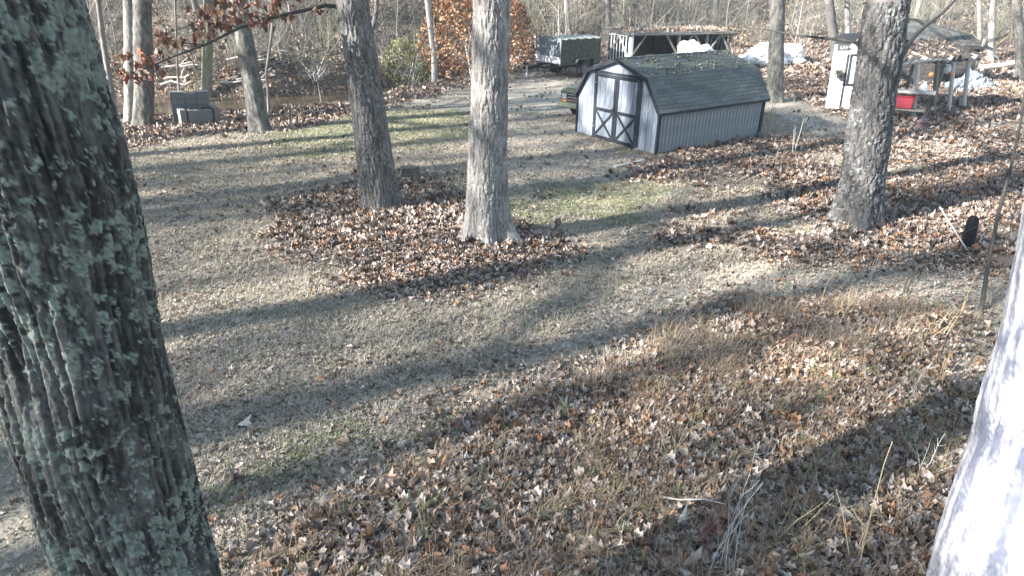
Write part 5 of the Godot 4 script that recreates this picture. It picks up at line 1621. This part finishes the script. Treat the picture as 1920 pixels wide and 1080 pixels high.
func small_things() -> void:
	# stump behind the leaning oak
	var sp := on(Vector2(-2.27, -13.33))
	var b := MB.new()
	var st := thing("tree_stump", "low dark tree stump in the leaf pile right behind the leaning oak", "stump", sp)
	part(st, "wood", trunk_mesh([sp, sp + Vector3(0.0, 0.12, 0), sp + Vector3(0.01, 0.26, 0)], 0.21, 0.17, 60, 30, {"furrow": 9.0, "amp": 0.014, "col": Color(0.12, 0.1, 0.08), "col2": Color(0.2, 0.17, 0.13), "flare": 0.4, "seed": 14}))
	b.lathe(Transform3D.IDENTITY, [Vector2(0.165, 0.24), Vector2(0.16, 0.262), Vector2(0.0, 0.255)], 24)
	part(st, "cut_face", b.mesh(M.old_wood), Transform3D(Basis.IDENTITY, Vector3(0.01, 0, 0)))
	var wd := tuft_mesh(44, 30, 0.24, 0.10, 0.006, M.green_stem, 0.9)
	solo("weed", wd, on(Vector2(-1.86, -13.55)), "small green weed growing beside the dark stump", "weed")
	# black pipe stub with a stick across
	var pp := on(Vector2(7.42, -9.23))
	b = MB.new()
	b.lathe(Transform3D(Basis(Vector3.BACK, 0.10), Vector3.ZERO), [Vector2(0.085, -0.05), Vector2(0.09, 0.2), Vector2(0.085, 0.46), Vector2(0.07, 0.53), Vector2(0.04, 0.57), Vector2(0, 0.58)], 18)
	solo("black_post", b.mesh(M.black), pp, "short rounded black post leaning in the leaves by the footpath", "post")
	var sk := thing("stick", "thin pale stick leaning against the black post", "stick", pp)
	tubep(sk, "wood", [Vector3(7.186, 0.517, -9.805) - pp, Vector3(7.255, 0.251, -9.397) - pp, Vector3(7.256, 0.061, -8.992) - pp], 0.010, 0.014, M.bleached, 6)
	# dark whip on the right and its neighbours
	var wp := on(Vector2(6.11, -6.98))
	var wt := thing("whip_sapling", "tall thin dark whip rising by the footpath before the sunlit trunk", "sapling", wp)
	tubep(wt, "stem", [Vector3(0, -0.05, 0), Vector3(6.224, 0.471, -7.278) - wp, Vector3(6.378, 1.162, -7.616) - wp, Vector3(6.531, 1.665, -7.862) - wp, Vector3(6.657, 2.167, -8.108) - wp, Vector3(6.755, 2.795, -8.415) - wp, Vector3(6.811, 3.298, -8.661) - wp], 0.028, 0.010, M.dark_wood1, 7)
	tubep(wt, "side_twig", [Vector3(6.378, 1.162, -7.616) - wp, Vector3(6.077, 1.071, -7.460) - wp, Vector3(5.727, 0.983, -7.305) - wp], 0.006, 0.003, M.dark_wood1, 5)
	tubep(wt, "side_twig", [Vector3(6.531, 1.665, -7.862) - wp, Vector3(6.762, 1.765, -8.022) - wp], 0.008, 0.004, M.dark_wood1, 5)
	tubep(wt, "side_twig", [Vector3(6.594, 1.884, -7.969) - wp, Vector3(6.514, 2.007, -8.141) - wp, Vector3(6.429, 2.147, -8.209) - wp], 0.007, 0.003, M.dark_wood1, 5)
	# dead weeds along the path and in the bed
	stem_thing("dead_weed", "two dark dead weed stems standing at the footpath's near edge", "weed", on(Vector2(5.42, -7.51)), 2, 0.75, 0.012, Vector3(0.12, 0, 0), 0.12, M.dark_wood1, 1)
	stem_thing("dead_weed", "bleached forked weed standing at the sunny middle of the footpath", "weed", on(Vector2(5.21, -8.04)), 2, 0.42, 0.010, Vector3(0.1, 0, 0), 0.25, M.bleached, 2)
	stem_thing("dead_weed", "upright brown weed between the footpath and the dark whip", "weed", on(Vector2(5.83, -6.98)), 2, 0.55, 0.007, Vector3(0.05, 0, 0), 0.15, M.straw, 3)
	stem_thing("dead_weed", "dark bare weed stalk rising from the bed below the dark whip", "weed", on(Vector2(5.20, -6.07)), 1, 0.8, 0.005, Vector3(0.10, 0, 0.0), 0.1, M.dark_wood2, 4)
	stem_thing("dead_weed", "clump of dead weeds in the shadow at the bed's far end", "weed", on(Vector2(5.04, -6.31)), 5, 0.4, 0.006, Vector3.ZERO, 0.5, M.straw, 5)
	stem_thing("weed_stalks", "three bleached upright stems in the leaves right of the shed", "stems", on(Vector2(7.11, -15.42)), 3, 0.95, 0.012, Vector3.ZERO, 0.12, M.bleached, 6, 1)
	stem_thing("dead_weed", "low brown weeds between the pale stems and the stout oak", "weed", on(Vector2(7.52, -14.99)), 3, 0.5, 0.008, Vector3.ZERO, 0.25, M.dark_wood2, 7)
	stem_thing("dead_weed", "tuft of dead weeds at the shed's far corner", "weed", on(Vector2(8.39, -20.14)), 6, 0.6, 0.010, Vector3.ZERO, 0.5, M.straw, 8)
	var spots := [Vector2(4.60, -5.44), Vector2(4.00, -5.02), Vector2(4.36, -6.31), Vector2(4.05, -6.67), Vector2(3.53, -6.78), Vector2(3.50, -3.97), Vector2(2.87, -4.13), Vector2(1.38, -4.20), Vector2(0.76, -4.60), Vector2(2.66, -6.20), Vector2(4.66, -5.19), Vector2(2.05, -3.37)]
	for k in spots.size():
		stem_thing("dry_weed", "thin pale dry weed stalks standing among the leaves of the near bed", "weed", on(spots[k]), 3 + k % 4, 0.34 + 0.05 * (k % 4), 0.0035, Vector3(0.12 * ((k % 3) - 1), 0, -0.05), 0.5, [M.straw, M.bleached, M.dark_wood2, M.straw][k % 4], 500 + k, 4, "dry weeds in the near bed")
	# the clump at the bottom
	stem_thing("arching_stems", "pale grey arching stems fanning from the bottom of the leaf bed", "stems", on(Vector2(1.44, -3.03)), 7, 0.95, 0.004, Vector3(0.42, 0, -0.42), 0.34, M.pale_wood, 9, 3)
	stem_thing("crimson_weed", "thin crimson stems among the arching pale grey ones", "stems", on(Vector2(1.44, -3.19)), 4, 0.5, 0.004, Vector3(0.1, 0, -0.1), 0.15, M.red_stem, 10, 6)
	stem_thing("yellow_stalk", "long yellow stalk slanting right at the bottom of the bed", "stalk", on(Vector2(2.46, -3.01)), 1, 0.95, 0.007, Vector3(0.22, 0, -0.45), 0.05, M.straw, 11, 2)
	stem_thing("yellow_stalk", "shorter yellow stalks crossing left of the long slanting one", "stalk", on(Vector2(2.46, -3.10)), 3, 0.5, 0.005, Vector3(0.15, 0, -0.25), 0.25, M.straw, 12, 2)
	var cane := thing("fallen_cane", "pale cane arching over the leaves left of the red stems", "cane", on(Vector2(1.15, -3.68)))
	var o := cane.position
	tubep(cane, "stem", [Vector3(0, 0.05, 0), Vector3(1.322, 0.194, -3.579) - o, Vector3(1.504, 0.212, -3.566) - o, Vector3(1.661, 0.201, -3.527) - o], 0.009, 0.005, M.bleached, 6)
	var twig := thing("fallen_cane", "thin green-grey cane bowed over the shaded leaves above the red stems", "cane", on(Vector2(1.73, -3.64)))
	o = twig.position
	tubep(twig, "stem", [Vector3(0, 0.0, 0), Vector3(1.765, 0.388, -3.618) - o, Vector3(1.929, 0.468, -3.769) - o, Vector3(2.043, 0.465, -3.823) - o], 0.006, 0.003, M.green_stem, 6)
	# white fallen log and bleached branches on the far bank
	var lg := thing("fallen_log", "white barked fallen log lying right of the old shack", "log", on(Vector2(25.26, -32.92)))
	tubep(lg, "trunk", [Vector3(-1.5, 0.25, 0.3), Vector3(-0.5, 0.32, 0.1), Vector3(0.6, 0.5, 0), Vector3(2.2, 0.8, -0.4)], 0.14, 0.11, M.bleached, 12)
	tubep(lg, "branch", [Vector3(-0.4, 0.35, 0.1), Vector3(-0.9, 0.75, 0.3), Vector3(-1.5, 0.95, 0.4)], 0.04, 0.02, M.bleached, 7)
	var g := RandomNumberGenerator.new()
	g.seed = 31
	var c := Vector2(-13.26, -29.01)
	for k in 11:
		var x := c.x + g.randf_range(-2.6, 2.2)
		var z := c.y + g.randf_range(-1.0, 1.0)
		var f := thing("fallen_branch", "bleached fallen branch lying on the far bank behind the fireplace", "branch", Vector3(x, land(x, z) + 0.12, z), g.randf_range(-0.35, 0.35), "bleached branches on the far bank")
		var l := g.randf_range(1.2, 2.6)
		tubep(f, "wood", [Vector3(-l / 2, 0.05, 0), Vector3(-l / 6, g.randf_range(0.0, 0.25), 0.05), Vector3(l / 6, g.randf_range(0.0, 0.3), -0.05), Vector3(l / 2, g.randf_range(0.0, 0.35), 0.1)], 0.045, 0.018, M.bleached, 6)
		tubep(f, "fork", [Vector3(l / 6, 0.12, -0.03), Vector3(l / 3, 0.4, 0.2), Vector3(l / 2.2, 0.55, 0.3)], 0.025, 0.01, M.bleached, 5)
